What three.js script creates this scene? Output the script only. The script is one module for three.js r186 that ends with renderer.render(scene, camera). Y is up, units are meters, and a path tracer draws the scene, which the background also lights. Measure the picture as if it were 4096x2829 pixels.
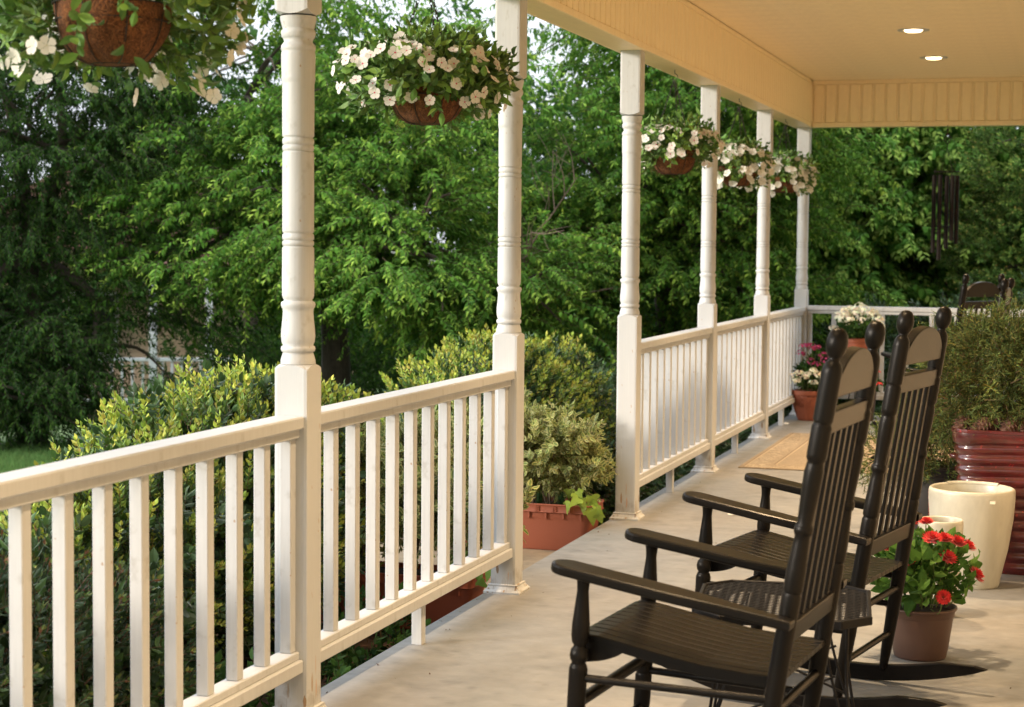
import * as THREE from 'three';
import { mergeGeometries } from 'three/addons/utils/BufferGeometryUtils.js';

// ---------------------------------------------------------------- camera, sky, sun, exposure
const scene = new THREE.Scene();
const renderer = new THREE.WebGLRenderer({ antialias: true });
renderer.setSize(1024, 707);
renderer.toneMapping = THREE.LinearToneMapping;
renderer.toneMappingExposure = 1.62;
renderer.shadowMap.enabled = true;

const camera = new THREE.PerspectiveCamera(22.6716, 1024 / 707, 0.1, 400);
camera.position.set(2.4333, 1.5833, 0);
camera.rotation.order = 'YXZ';
camera.rotation.set(-0.06232, 0.30812, 0.00836);
camera.focus = 7.3;
camera.userData.fStop = 4.8;
scene.add(camera);

const LAMP_I = 31; // candela of each ceiling lamp
const SUN = new THREE.Vector3(-0.87, 0.235, 0.42).normalize();
// a bright, slightly hazy evening sky, computed: air only
function makeSky() {
  const W = 512, H = 256, d = new Float32Array(W * H * 4), v = new THREE.Vector3();
  for (let j = 0; j < H; j++) for (let i = 0; i < W; i++) {
    const th = (1 - (j + 0.5) / H) * Math.PI;
    // direction of this texel (three.js equirect convention)
    const u = (i + 0.5) / W, lon = (u - 0.5) * 2 * Math.PI;
    v.set(Math.cos(lon) * Math.sin(th), Math.cos(th), Math.sin(lon) * Math.sin(th));
    const up = Math.max(0, v.y), cs = Math.max(-1, Math.min(1, v.dot(SUN)));
    const ov = (1 + 3 * up) / 4; // a bright, thinly clouded sky: strongest overhead
    const glow = Math.pow(Math.max(0, cs), 6) * 0.3 + Math.pow(Math.max(0, cs), 30) * 0.6;
    let r = 2.45 * ov, g = 2.6 * ov, b = 2.8 * ov;
    r += glow * 1.0; g += glow * 0.86; b += glow * 0.6;
    if (v.y < 0) { r = 0.3; g = 0.3; b = 0.26; }
    const k = (j * W + i) * 4; d[k] = r; d[k + 1] = g; d[k + 2] = b; d[k + 3] = 1;
  }
  const t = new THREE.DataTexture(d, W, H, THREE.RGBAFormat, THREE.FloatType);
  t.mapping = THREE.EquirectangularReflectionMapping; t.magFilter = THREE.LinearFilter; t.minFilter = THREE.LinearFilter;
  t.needsUpdate = true; return t;
}
const skyTex = makeSky();
scene.background = skyTex; scene.environment = skyTex;
scene.backgroundIntensity = 1.0; scene.environmentIntensity = 1.0;

const sun = new THREE.DirectionalLight(new THREE.Color(1.0, 0.88, 0.74), 2.8);
sun.position.copy(SUN).multiplyScalar(40); sun.target.position.set(0, 0, -8);
sun.castShadow = true; sun.shadow.mapSize.set(4096, 4096); sun.shadow.radius = 20;
Object.assign(sun.shadow.camera, { left: -22, right: 22, top: 18, bottom: -18, near: 1, far: 100 });
scene.add(sun, sun.target);

// ---------------------------------------------------------------- helpers
function rngOf(a) { return () => { a |= 0; a = a + 0x6D2B79F5 | 0; let t = Math.imul(a ^ a >>> 15, 1 | a); t = t + Math.imul(t ^ t >>> 7, 61 | t) ^ t; return ((t ^ t >>> 14) >>> 0) / 4294967296; }; }
const V = (x, y, z) => new THREE.Vector3(x, y, z);
const taken = new Map();
function numbered(n) { const k = taken.get(n) || 0; taken.set(n, k + 1); return k ? `${n}_${String(k).padStart(3, '0')}` : n; }
function shadowed(o) { o.castShadow = true; o.receiveShadow = true; return o; }
function part(name, geo, mat, parent, pos, rot) {
  const m = shadowed(new THREE.Mesh(geo, mat)); m.name = name; parent.add(m);
  if (pos) m.position.set(...pos); if (rot) m.rotation.set(...rot); return m;
}
function thing(name, label, category, pos = [0, 0, 0], turn = 0, group) {
  const o = new THREE.Group(); o.name = numbered(name); scene.add(o); o.position.set(...pos); o.rotation.y = turn;
  o.userData = { label, category }; if (group) o.userData.group = group; return o;
}
function single(name, geo, mat, label, category, pos, rot, group) {
  const m = part(numbered(name), geo, mat, scene, pos, rot); m.userData = { label, category }; if (group) m.userData.group = group; return m;
}
function struct(name, geo, mat, pos, rot) { const m = part(numbered(name), geo, mat, scene, pos, rot); m.userData = { kind: 'structure' }; return m; }
function copyOf(o, label, pos, turn = 0) { const c = o.clone(); c.name = numbered(o.name.replace(/_\d{3}$/, '')); c.userData = { ...o.userData, label }; c.position.set(...pos); c.rotation.y = turn; scene.add(c); return c; }

// geometry helpers: everything non-indexed with uv in metres
function boxUV(g, su = 1, ou = 0, ov = 0) {
  if (g.index) g = g.toNonIndexed();
  const p = g.attributes.position, uv = new Float32Array(p.count * 2), a = V(), b = V(), c = V(), n = V();
  for (let i = 0; i < p.count; i += 3) {
    a.fromBufferAttribute(p, i); b.fromBufferAttribute(p, i + 1); c.fromBufferAttribute(p, i + 2);
    n.subVectors(b, a).cross(c.clone().sub(a)); const X = Math.abs(n.x), Y = Math.abs(n.y), Z = Math.abs(n.z);
    [a, b, c].forEach((q, k) => {
      let u, w; if (Y >= X && Y >= Z) { u = q.x; w = q.z; } else if (X >= Z) { u = q.z; w = q.y; } else { u = q.x; w = q.y; }
      uv[(i + k) * 2] = u * su + ou; uv[(i + k) * 2 + 1] = w * su + ov;
    });
  }
  g.setAttribute('uv', new THREE.BufferAttribute(uv, 2)); return g;
}
function cbox(w, h, d, c = 0.003) { // chamfered box, centred, 44 triangles
  const x = w / 2, y = h / 2, z = d / 2, P = [], tri = (...q) => q.forEach(v => P.push(...v));
  const vert = (sx, sy, sz, ax) => [sx * (ax === 0 ? x : x - c), sy * (ax === 1 ? y : y - c), sz * (ax === 2 ? z : z - c)];
  const quad = (a, b, cc, dd, n) => { // orient to n
    const e1 = b.map((v, i) => v - a[i]), e2 = cc.map((v, i) => v - a[i]);
    const cr = [e1[1] * e2[2] - e1[2] * e2[1], e1[2] * e2[0] - e1[0] * e2[2], e1[0] * e2[1] - e1[1] * e2[0]];
    if (cr[0] * n[0] + cr[1] * n[1] + cr[2] * n[2] < 0) tri(a, dd, cc, a, cc, b); else tri(a, b, cc, a, cc, dd);
  };
  for (let ax = 0; ax < 3; ax++) for (const s of [-1, 1]) {
    const f = (p, q) => { const k = [0, 0, 0]; k[ax] = s; k[(ax + 1) % 3] = p; k[(ax + 2) % 3] = q; return vert(...k, ax); };
    const n = [0, 0, 0]; n[ax] = s; quad(f(-1, -1), f(1, -1), f(1, 1), f(-1, 1), n);
  }
  for (let ax = 0; ax < 3; ax++) { const b1 = (ax + 1) % 3, b2 = (ax + 2) % 3;
    for (const p of [-1, 1]) for (const q of [-1, 1]) {
      const f = (e, face) => { const k = [0, 0, 0]; k[ax] = e; k[b1] = p; k[b2] = q; return vert(...k, face); };
      const n = [0, 0, 0]; n[b1] = p; n[b2] = q; quad(f(-1, b1), f(1, b1), f(1, b2), f(-1, b2), n);
    } }
  for (const sx of [-1, 1]) for (const sy of [-1, 1]) for (const sz of [-1, 1]) {
    const a = vert(sx, sy, sz, 0), b = vert(sx, sy, sz, 1), cc = vert(sx, sy, sz, 2);
    if (sx * sy * sz > 0) tri(a, b, cc); else tri(a, cc, b);
  }
  const g = new THREE.BufferGeometry(); g.setAttribute('position', new THREE.Float32BufferAttribute(P, 3)); g.computeVertexNormals(); return boxUV(g);
}
function lathe(pts, seg = 28) { return new THREE.LatheGeometry(pts.map(([r, y]) => new THREE.Vector2(Math.max(r, 0.0001), y)), seg); }
function merge(list) { const l = list.map(g => { const q = g.index ? g.toNonIndexed() : g; for (const k of Object.keys(q.attributes)) if (!['position', 'normal', 'uv', 'color'].includes(k)) q.deleteAttribute(k); return q; });
  const hasC = l.some(g => g.attributes.color); l.forEach(g => { const n = g.attributes.position.count; if (!g.attributes.uv) g.setAttribute('uv', new THREE.BufferAttribute(new Float32Array(n * 2), 2)); if (hasC && !g.attributes.color) g.setAttribute('color', new THREE.BufferAttribute(new Float32Array(n * 3).fill(1), 3)); });
  return mergeGeometries(l); }
function tube(pts, r0, r1 = r0, radial = 6, seg = 0) { // tapered tube through points
  const cv = pts.length > 2 ? new THREE.CatmullRomCurve3(pts) : new THREE.LineCurve3(pts[0], pts[1]);
  const n = seg || (pts.length > 2 ? (pts.length - 1) * 4 : 1), fr = cv.computeFrenetFrames(n, false), pos = [], uv = [], idx = [];
  const len = cv.getLength();
  for (let i = 0; i <= n; i++) { const t = i / n, p = cv.getPointAt(t), r = r0 + (r1 - r0) * t;
    for (let k = 0; k <= radial; k++) { const a = k / radial * 2 * Math.PI, c = Math.cos(a) * r, s = Math.sin(a) * r, N = fr.normals[i], B = fr.binormals[i];
      pos.push(p.x + N.x * c + B.x * s, p.y + N.y * c + B.y * s, p.z + N.z * c + B.z * s); uv.push(k / radial, t * len); } }
  for (let i = 0; i < n; i++) for (let k = 0; k < radial; k++) { const a = i * (radial + 1) + k, b = a + radial + 1; idx.push(a, b, a + 1, b, b + 1, a + 1); }
  const g = new THREE.BufferGeometry(); g.setAttribute('position', new THREE.Float32BufferAttribute(pos, 3)); g.setAttribute('uv', new THREE.Float32BufferAttribute(uv, 2)); g.setIndex(idx); g.computeVertexNormals(); return g;
}
function rod(a, b, r, radial = 8) { return tube([V(...a), V(...b)], r, r, radial); }
function latheBetween(pts, a, b, seg = 20) { // a turned piece whose axis runs from a to b; pts measured from a
  const g = lathe(pts, seg), d = V(...b).sub(V(...a)).normalize();
  g.applyQuaternion(new THREE.Quaternion().setFromUnitVectors(V(0, 1, 0), d)); g.translate(...a); return g;
}
function extrude(shape, depth, bevel = 0.003, curve = 8) { return new THREE.ExtrudeGeometry(shape, { depth, bevelEnabled: bevel > 0, bevelThickness: bevel, bevelSize: bevel, bevelSegments: 2, curveSegments: curve, steps: 1 }); }

// ---------------------------------------------------------------- noise and textures
function lattice(seed, n) { const r = rngOf(seed), a = new Float32Array(n * n); for (let i = 0; i < a.length; i++) a[i] = r(); return a; }
function tileNoise(seed, cx, cy) { const n = Math.max(cx, cy), L = lattice(seed, n);
  return (u, v) => { u = ((u % 1) + 1) % 1 * cx; v = ((v % 1) + 1) % 1 * cy; const i = Math.floor(u), j = Math.floor(v); let f = u - i, g = v - j; f = f * f * (3 - 2 * f); g = g * g * (3 - 2 * g);
    const A = (x, y) => L[(y % cy) * n + (x % cx)]; return (A(i, j) * (1 - f) + A(i + 1, j) * f) * (1 - g) + (A(i, j + 1) * (1 - f) + A(i + 1, j + 1) * f) * g; }; }
function fbm(seed, cx, cy, oct) { const fs = []; let t = 0; for (let o = 0; o < oct; o++) { fs.push([tileNoise(seed + o * 7, cx << o, cy << o), Math.pow(0.55, o)]); t += Math.pow(0.55, o); } return (u, v) => fs.reduce((s, [f, w]) => s + f(u, v) * w, 0) / t; }
function tex(w, h, fn, srgb = true) { const d = new Uint8Array(w * h * 4);
  for (let j = 0; j < h; j++) for (let i = 0; i < w; i++) { const c = fn(i / w, j / h), k = (j * w + i) * 4; d[k] = Math.max(0, Math.min(255, c[0])); d[k + 1] = Math.max(0, Math.min(255, c[1])); d[k + 2] = Math.max(0, Math.min(255, c[2])); d[k + 3] = 255; }
  const t = new THREE.DataTexture(d, w, h, THREE.RGBAFormat); t.wrapS = t.wrapT = THREE.RepeatWrapping; t.magFilter = THREE.LinearFilter; t.minFilter = THREE.LinearMipmapLinearFilter; t.generateMipmaps = true; if (srgb) t.colorSpace = THREE.SRGBColorSpace; t.needsUpdate = true; return t; }
function scaled(t, ru, rv) { const c = t.clone(); c.repeat.set(ru, rv); c.needsUpdate = true; return c; }
function canvasTex(w, h, draw) { const c = document.createElement('canvas'); c.width = w; c.height = h; draw(c.getContext('2d'), w, h); const t = new THREE.CanvasTexture(c); t.colorSpace = THREE.SRGBColorSpace; t.wrapS = t.wrapT = THREE.RepeatWrapping; t.magFilter = THREE.LinearFilter; return t; }
const grey = v => [v, v, v];

const nF = fbm(91, 30, 44, 3), nA = fbm(11, 6, 6, 5), nB = fbm(23, 3, 3, 4), nC = fbm(37, 40, 40, 3), nS = fbm(51, 4, 48, 3), nG = fbm(67, 64, 4, 3), nD = fbm(83, 12, 12, 4);
// concrete: mottled tan grey, broom streaks, dirty stains, fine grit
const concreteMap = tex(1024, 1024, (u, v) => {
  const a = nA(u, v), b = nB(u, v), s = nS(u + (a - 0.5) * 0.05, v), g = nC(u, v), d = nD(u, v);
  let k = 1 + (a - 0.5) * 0.11 + (s - 0.5) * 0.05 + (g - 0.5) * 0.16 + (b - 0.5) * 0.08;
  const st = Math.max(0, d - 0.62) * 0.45 + Math.max(0, nF(u, v) - 0.68) * 0.4; k *= 1 - Math.min(0.3, st);
  const wm = (b - 0.5) * 10;
  return [126 * k + wm, 126 * k, 124 * k - wm];
});
const concreteBump = tex(512, 512, (u, v) => grey(128 + (nC(u, v) - 0.5) * 90 + (nA(u, v) - 0.5) * 120 + (nS(u, v) - 0.5) * 60), false);
// painted wood: faint vertical brush grain
const paintMap = tex(512, 512, (u, v) => { const g = nG(u, v), a = nB(u, v), f = nD(u, v), k = 1 + (g - 0.5) * 0.05 + (a - 0.5) * 0.06, dirt = Math.max(0, f - 0.66) * 0.4, sp = nC(u * 0.5 + 0.31, v * 0.5) > 0.865 ? 0.88 : 1; return [190 * k * (1 - dirt) * sp, 192 * k * (1 - dirt * 1.1) * sp * sp, 193 * k * (1 - dirt * 1.3) * sp * sp * sp]; });
const paintBump = tex(512, 512, (u, v) => grey(128 + (nG(u, v) - 0.5) * 110 + (nC(u, v) - 0.5) * 30), false);
// paint that has cracked and flaked to bare wood near the floor (v runs 0 at the floor to 1 at the shoulder)
const wornMap = canvasTex(1024, 1024, (x, w, h) => {
  x.fillStyle = 'rgb(190,192,193)'; x.fillRect(0, 0, w, h); const r = rngOf(404);
  for (let i = 0; i < 900; i++) { x.globalAlpha = 0.05 + r() * 0.06; x.fillStyle = r() < 0.5 ? '#fffdf6' : '#cfc5b2'; x.fillRect(r() * w, r() * h, 1 + r() * 2, 30 + r() * 160); }
  x.globalAlpha = 1;
  for (let i = 0; i < 60; i++) { // long cracks rising from the foot
    const px = r() * w, y0 = h - r() * r() * 60, L = 14 + r() * r() * 120; x.strokeStyle = r() < 0.6 ? 'rgba(150,128,100,.55)' : 'rgba(120,98,76,.6)'; x.lineWidth = 0.8 + r() * 1.6;
    x.beginPath(); x.moveTo(px, y0); let q = px; for (let t = 0; t < 6; t++) { q += (r() - 0.5) * 3; x.lineTo(q, y0 - L * (t + 1) / 6); } x.stroke();
  }
  for (let i = 0; i < 16; i++) { // bare patches with ragged outline
    const px = r() * w, py = h - r() * r() * 150, pw = 4 + r() * 15, ph = 14 + r() * 60; x.fillStyle = ['#c9a283', '#b98f6c', '#a58a6c', '#8d7760'][Math.floor(r() * 4)];
    x.beginPath(); x.moveTo(px, py); for (let t = 1; t <= 10; t++) { const a = t / 10 * 6.283; x.lineTo(px + Math.sin(a) * pw * (0.5 + r() * 0.6), py - ph / 2 + Math.cos(a) * ph / 2 * (0.7 + r() * 0.4)); } x.fill();
  }
  for (let i = 0; i < 9; i++) { const px = r() * w, py = r() * h * 0.85; x.fillStyle = '#a98c70'; x.globalAlpha = 0.8; x.beginPath(); x.ellipse(px, py, 2 + r() * 4, 3 + r() * 10, r(), 0, 6.3); x.fill(); } x.globalAlpha = 1;
  for (let i = 0; i < 60; i++) { x.fillStyle = 'rgba(120,115,105,.10)'; x.beginPath(); x.ellipse(r() * w, h - r() * 90, 10 + r() * 40, 5 + r() * 18, 0, 0, 6.3); x.fill(); }
});
const creamMap = tex(512, 512, (u, v) => { const k = 1 + (nG(u, v) - 0.5) * 0.03 + (nB(u, v) - 0.5) * 0.05 + (nC(u, v) - 0.5) * 0.03; return [253 * k, 235 * k, 198 * k]; });
const coirMap = canvasTex(512, 512, (x, w, h) => { x.fillStyle = '#5e3a20'; x.fillRect(0, 0, w, h); const r = rngOf(9);
  for (let i = 0; i < 5200; i++) { const a = r() * 6.28, px = r() * w, py = r() * h, L = 8 + r() * 34; x.strokeStyle = ['#40230f', '#83502c', '#9c6a3e', '#6b4024', '#2c170a', '#8a5832'][Math.floor(r() * 6)]; x.lineWidth = 0.8 + r() * 2.0; x.globalAlpha = 0.8; x.beginPath(); x.moveTo(px, py); x.quadraticCurveTo(px + Math.cos(a) * L / 2 + (r() - 0.5) * 12, py + Math.sin(a) * L / 2 + (r() - 0.5) * 12, px + Math.cos(a) * L, py + Math.sin(a) * L); x.stroke(); } });
const barkMap = tex(256, 256, (u, v) => { const k = 0.6 + fbmBark(u, v) * 0.8; return [70 * k, 61 * k, 51 * k]; });
function fbmBark(u, v) { return nS(v, u) * 0.6 + nC(u, v) * 0.4; }
const rugMap = canvasTex(1024, 1640, (x, w, h) => { // woven outdoor rug, border of scrolls
  const r = rngOf(77); x.fillStyle = '#8c7d67'; x.fillRect(0, 0, w, h);
  for (let y = 0; y < h; y += 5) for (let i = 0; i < w; i += 12) { x.fillStyle = r() < 0.5 ? 'rgba(110,90,66,.45)' : 'rgba(186,168,138,.4)'; x.fillRect(i + r() * 6, y + r() * 2, 4 + r() * 6, 3); }
  const inset = 150;
  for (let i = 0; i < 1500; i++) { const e = Math.floor(r() * 4), t = r(); const a = 26 + r() * (inset - 52), px = e < 2 ? (e ? a : w - a) : t * w, py = e < 2 ? t * h : (e === 2 ? a : h - a);
    x.strokeStyle = r() < 0.55 ? 'rgba(196,180,150,.75)' : 'rgba(98,80,58,.6)'; x.lineWidth = 3; x.beginPath(); x.arc(px, py, 5 + r() * 9, r() * 6.3, r() * 6.3 + 3.4); x.stroke(); }
  x.strokeStyle = '#6e5940'; x.lineWidth = 5; x.strokeRect(20, 20, w - 40, h - 40); x.strokeRect(inset, inset, w - 2 * inset, h - 2 * inset); x.strokeStyle = '#bba887'; x.lineWidth = 4; x.strokeRect(28, 28, w - 56, h - 56); x.strokeRect(inset + 9, inset + 9, w - 2 * inset - 18, h - 2 * inset - 18);
});

const std = (o) => new THREE.MeshStandardMaterial(o);
const phy = (o) => new THREE.MeshPhysicalMaterial(o);
const lin = (r, g, b) => new THREE.Color().setRGB(r, g, b);
const M = {
  concrete: std({ map: scaled(concreteMap, 0.42, 0.42), roughness: 0.62, bumpMap: scaled(concreteBump, 1.3, 1.3), bumpScale: 0.0025 }),
  sand: std({ map: scaled(concreteMap, 0.8, 0.8), color: lin(1.2, 0.95, 0.66), roughness: 0.9, bumpMap: scaled(concreteBump, 2, 2), bumpScale: 0.003 }),
  paint: std({ map: scaled(paintMap, 2, 2), roughness: 0.5, bumpMap: scaled(paintBump, 3, 1), bumpScale: 0.0006 }),
  turned: std({ map: scaled(paintMap, 1, 2), roughness: 0.5, bumpMap: scaled(paintBump, 2, 1), bumpScale: 0.0005 }),
  worn: std({ map: wornMap, roughness: 0.58, bumpMap: scaled(paintBump, 3, 1), bumpScale: 0.0008 }),
  cream: std({ map: scaled(creamMap, 1, 1), roughness: 0.55 }),
  creamBoard: std({ map: scaled(creamMap, 0.7, 0.7), color: lin(0.98, 0.96, 0.93), roughness: 0.5 }),
  soffit: std({ map: scaled(creamMap, 1, 1), color: lin(0.9, 0.88, 0.82), roughness: 0.45 }),
  siding: std({ color: lin(0.80, 0.60, 0.37), roughness: 0.7 }),
  chair: phy({ color: lin(0.007, 0.0062, 0.0056), roughness: 0.28, specularIntensity: 0.22, bumpMap: scaled(paintBump, 6, 6), bumpScale: 0.0004 }),
  steel: phy({ color: lin(0.010, 0.010, 0.011), roughness: 0.5, specularIntensity: 0.3 }),
  chime: phy({ color: lin(0.014, 0.010, 0.009), roughness: 0.6, specularIntensity: 0.25 }),
  wire: std({ color: lin(0.03, 0.024, 0.02), roughness: 0.5, metalness: 0.4 }),
  coir: std({ map: scaled(coirMap, 3, 1), roughness: 1, bumpMap: scaled(coirMap, 3, 1), bumpScale: 0.008 }),
  terracotta: std({ color: lin(0.29, 0.08, 0.04), roughness: 0.6, bumpMap: scaled(concreteBump, 3, 3), bumpScale: 0.001 }),
  terraDark: std({ color: lin(0.36, 0.088, 0.042), roughness: 0.62, bumpMap: scaled(concreteBump, 3, 3), bumpScale: 0.001 }),
  brownPlastic: std({ color: lin(0.085, 0.045, 0.033), roughness: 0.45 }),
  blackPot: std({ color: lin(0.03, 0.027, 0.025), roughness: 0.4 }),
  greyPot: std({ color: lin(0.06, 0.04, 0.03), roughness: 0.6 }),
  creamGlaze: phy({ map: scaled(creamGlazeMap(), 2, 1), roughness: 0.36, clearcoat: 0.35, clearcoatRoughness: 0.3 }),
  redGlaze: phy({ map: redGlazeMap(), roughness: 0.3, clearcoat: 0.9, clearcoatRoughness: 0.12 }),
  soil: std({ color: lin(0.03, 0.02, 0.014), roughness: 1, bumpMap: scaled(concreteBump, 6, 6), bumpScale: 0.02 }),
  mulch: std({ map: tex(512, 512, (u, v) => { const k = 0.4 + nC(u, v) * 0.9 + (nD(u, v) - 0.5) * 0.5; return [74 * k, 52 * k, 38 * k]; }), roughness: 1, bumpMap: concreteBump, bumpScale: 0.02 }),
  lawn: std({ map: tex(512, 512, (u, v) => { const k = 0.7 + nC(u, v) * 0.5 + (nA(u, v) - 0.5) * 0.5; return [92 * k, 116 * k, 66 * k]; }), roughness: 1 }),
  bark: std({ map: barkMap, roughness: 1, bumpMap: barkMap, bumpScale: 0.01 }),
  twig: std({ color: lin(0.13, 0.095, 0.07), roughness: 0.95 }),
  stem: std({ color: lin(0.12, 0.16, 0.05), roughness: 0.8 }),
  redTwig: std({ color: lin(0.26, 0.1, 0.05), roughness: 0.9 }),
  cone: std({ color: lin(0.11, 0.05, 0.032), roughness: 0.8 }),
  rug: std({ map: rugMap, roughness: 1, bumpMap: rugMap, bumpScale: 0.003 }),
  leaf: phy({ vertexColors: true, color: lin(1, 1, 1), roughness: 0.95, transmission: 0.38, thickness: 0, specularIntensity: 0.15 }),
  gloss: phy({ vertexColors: true, color: lin(1, 1, 1), roughness: 0.95, transmission: 0.22, thickness: 0, clearcoat: 0.16, clearcoatRoughness: 0.35 }),
  petal: phy({ vertexColors: true, color: lin(1, 1, 1), roughness: 1, transmission: 0.35, thickness: 0 }),
  needle: std({ vertexColors: true, roughness: 0.9 }),
  lampRing: std({ color: lin(0.6, 0.6, 0.58), roughness: 0.35, metalness: 0.4 }),
  lampGlow: std({ color: lin(0.9, 0.85, 0.7), emissive: lin(1.0, 0.72, 0.4), emissiveIntensity: 6 }),
};
function creamGlazeMap() { return tex(512, 512, (u, v) => { const k = 1 + (nD(u, v) - 0.5) * 0.10 + (nB(u, v) - 0.5) * 0.12 + (nC(u, v) - 0.5) * 0.05; return [184 * k, 182 * k, 168 * k]; }); }
function redGlazeMap() { return tex(512, 512, (u, v) => { const k = 1 + (nD(u, v) - 0.5) * 0.5 + (nC(u, v) - 0.5) * 0.3, s = nC(v, u) > 0.78 ? 1.7 : 1; return [76 * k * s, 16 * k * s, 18 * k * s]; }); }

// ================================================================ SETTING: ground, paving, porch slab
const PZ = [-3.043, -5.319, -7.595, -9.873, -12.134, -14.399, -16.585]; // post centres along the porch edge (the first lies outside the picture)
const PW = 0.0595, SOFFIT = 2.684, CEIL = 3.108;
function groundY(x, z) { const d = Math.hypot(x - 2, z); const t = Math.min(1, Math.max(0, (d - 13) / 26)); return -0.31 - 1.7 * t * t * (3 - 2 * t); }
{
  const g = new THREE.PlaneGeometry(300, 300, 150, 150); g.rotateX(-Math.PI / 2); const p = g.attributes.position;
  for (let i = 0; i < p.count; i++) p.setY(i, groundY(p.getX(i), p.getZ(i)));
  g.computeVertexNormals(); struct('lawn', boxUV(g, 0.5), M.lawn);
}
struct('porch_floor', boxUV(cbox(2.93, 0.32, 19.9, 0.012)), M.concrete, [1.3735, -0.16, -6.84]);
struct('planting_bed', boxUV(cbox(2.0, 0.02, 9.2, 0.004)), M.mulch, [-1.1, -0.302, -3.3]);
struct('planting_bed', boxUV(cbox(1.9, 0.02, 7.0, 0.004)), M.mulch, [-1.05, -0.302, -13.5]);
struct('garden_path', boxUV(cbox(6.0, 0.03, 2.0, 0.006)), M.sand, [-3.1, -0.3, -8.98]);
struct('porch_step', boxUV(cbox(1.25, 0.16, 1.95, 0.012)), M.sand, [-0.72, -0.228, -9.05]);

// ================================================================ PORCH POSTS
// turned profile read off the nearest post: [height, radius]
const turnedProfile = (() => {
  const Y = v => 1.1805 + (1460 - v) * 0.000808, c1 = y => Y(y / 1.6918), c4 = y => Y(943 + y / 1.6918), h = w => w * 0.000478;
  const t = [[c4(872), 121], [c4(848), 120], [c4(800), 106], [c4(792), 103], [c4(786), 115], [c4(768), 119], [c4(752), 115], [c4(746), 103], [c4(720), 114], [c4(680), 118], [c4(640), 116], [c4(570), 109], [c4(515), 105], [c4(492), 107], [c4(484), 114], [c4(462), 119], [c4(446), 115], [c4(440), 100], [c4(432), 97], [c4(420), 105], [c4(400), 110], [c4(340), 111.5], [c4(75), 109.5], [c4(67), 104], [c4(62), 97], [c4(56), 108], [c4(42), 109.5], [c4(28), 108], [c4(22), 97], [c4(17), 108], [c4(2), 109.5]];
  t.push([c1(1576), 108], [c1(1570), 97], [c1(1562), 107], [c1(1550), 109], [c1(1300), 109], [c1(1022), 108.5], [c1(1012), 105], [c1(1008), 96], [c1(1003), 107], [c1(986), 109], [c1(970), 107], [c1(965), 96], [c1(960), 107], [c1(941), 109], [c1(922), 107], [c1(917), 96], [c1(908), 107.5], [c1(900), 109], [c1(700), 110.5], [c1(550), 109.5], [c1(543), 112], [c1(520), 114.5], [c1(508), 116.5], [c1(502), 113.5], [c1(440), 116], [c1(360), 117], [c1(336), 115], [c1(330), 110], [c1(322), 117], [c1(303), 118.5], [c1(290), 115.5], [c1(284), 110], [c1(266), 96], [c1(246), 102], [c1(240), 107], [c1(232), 114], [c1(208), 119], [c1(188), 115], [c1(181), 103], [c1(174), 109], [c1(120), 122], [c1(95), 124]);
  return t.map(([y, w]) => [h(w), y]);
})();
function squareBlock(y0, y1, cutTop, cutBottom, ou) { // square block whose end is turned into a round shoulder
  const n = 10, ring = []; for (let s = 0; s < 4; s++) for (let k = 0; k < n; k++) { const t = -1 + 2 * k / n; ring.push([[t, -1], [1, t], [-t, 1], [-1, -t]][s]); }
  const P = [], U = [], H = y1 - y0, w = PW, drop = r => (r - w) * 0.62, N = ring.length, b = 0.0022;
  const at = (i, lev) => { let [a, c] = ring[i % N]; const corner = Math.abs(a) === 1 && Math.abs(c) === 1; const x = a * w, z = c * w, r = Math.hypot(x, z); const k = corner ? (w - b) / w : 1;
    if (lev === 0) return [x * k, y0 + (cutBottom ? drop(r) : 0), z * k]; if (lev === 1) return [x * k, y1 - (cutTop ? drop(r) : 0), z * k];
    const q = 0.057 / r; return [x * q, lev === 2 ? y1 : y0, z * q]; };
  const uvOf = (i, lev, p) => [i / N + ou, (p[1]) / 1.18];
  const quad = (l0, l1, flip) => { for (let i = 0; i < N; i++) { const a = at(i, l0), bb = at(i + 1, l0), c = at(i + 1, l1), d = at(i, l1), q = flip ? [a, bb, c, a, c, d] : [a, c, bb, a, d, c]; const ii = flip ? [i, i + 1, i + 1, i, i + 1, i] : [i, i + 1, i + 1, i, i, i + 1]; q.forEach((v, k) => { P.push(...v); U.push(...uvOf(ii[k], 0, v)); }); } };
  quad(0, 1, false); quad(1, 2, false); quad(0, 3, true);
  const g = new THREE.BufferGeometry(); g.setAttribute('position', new THREE.Float32BufferAttribute(P, 3)); g.setAttribute('uv', new THREE.Float32BufferAttribute(U, 2)); g.computeVertexNormals(); return g;
}
const plinthGeo = (() => { // little coved skirting round the foot: four mitred lengths
  const pr = [[PW + 0.0262, 0], [PW + 0.0262, 0.008], [PW + 0.017, 0.017], [PW + 0.0085, 0.030], [PW + 0.0085, 0.038], [PW + 0.0005, 0.041]], P = [];
  const c = [[1, 1], [-1, 1], [-1, -1], [1, -1]];
  for (let s = 0; s < 4; s++) { const a = c[s], b = c[(s + 1) % 4]; for (let k = 0; k < pr.length - 1; k++) { const [r0, y0] = pr[k], [r1, y1] = pr[k + 1]; const q = [[a[0] * r0, y0, a[1] * r0], [b[0] * r0, y0, b[1] * r0], [b[0] * r1, y1, b[1] * r1], [a[0] * r1, y1, a[1] * r1]]; P.push(...q[0], ...q[2], ...q[1], ...q[0], ...q[3], ...q[2]); } }
  const g = new THREE.BufferGeometry(); g.setAttribute('position', new THREE.Float32BufferAttribute(P, 3)); g.computeVertexNormals(); return boxUV(g);
})();
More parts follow.
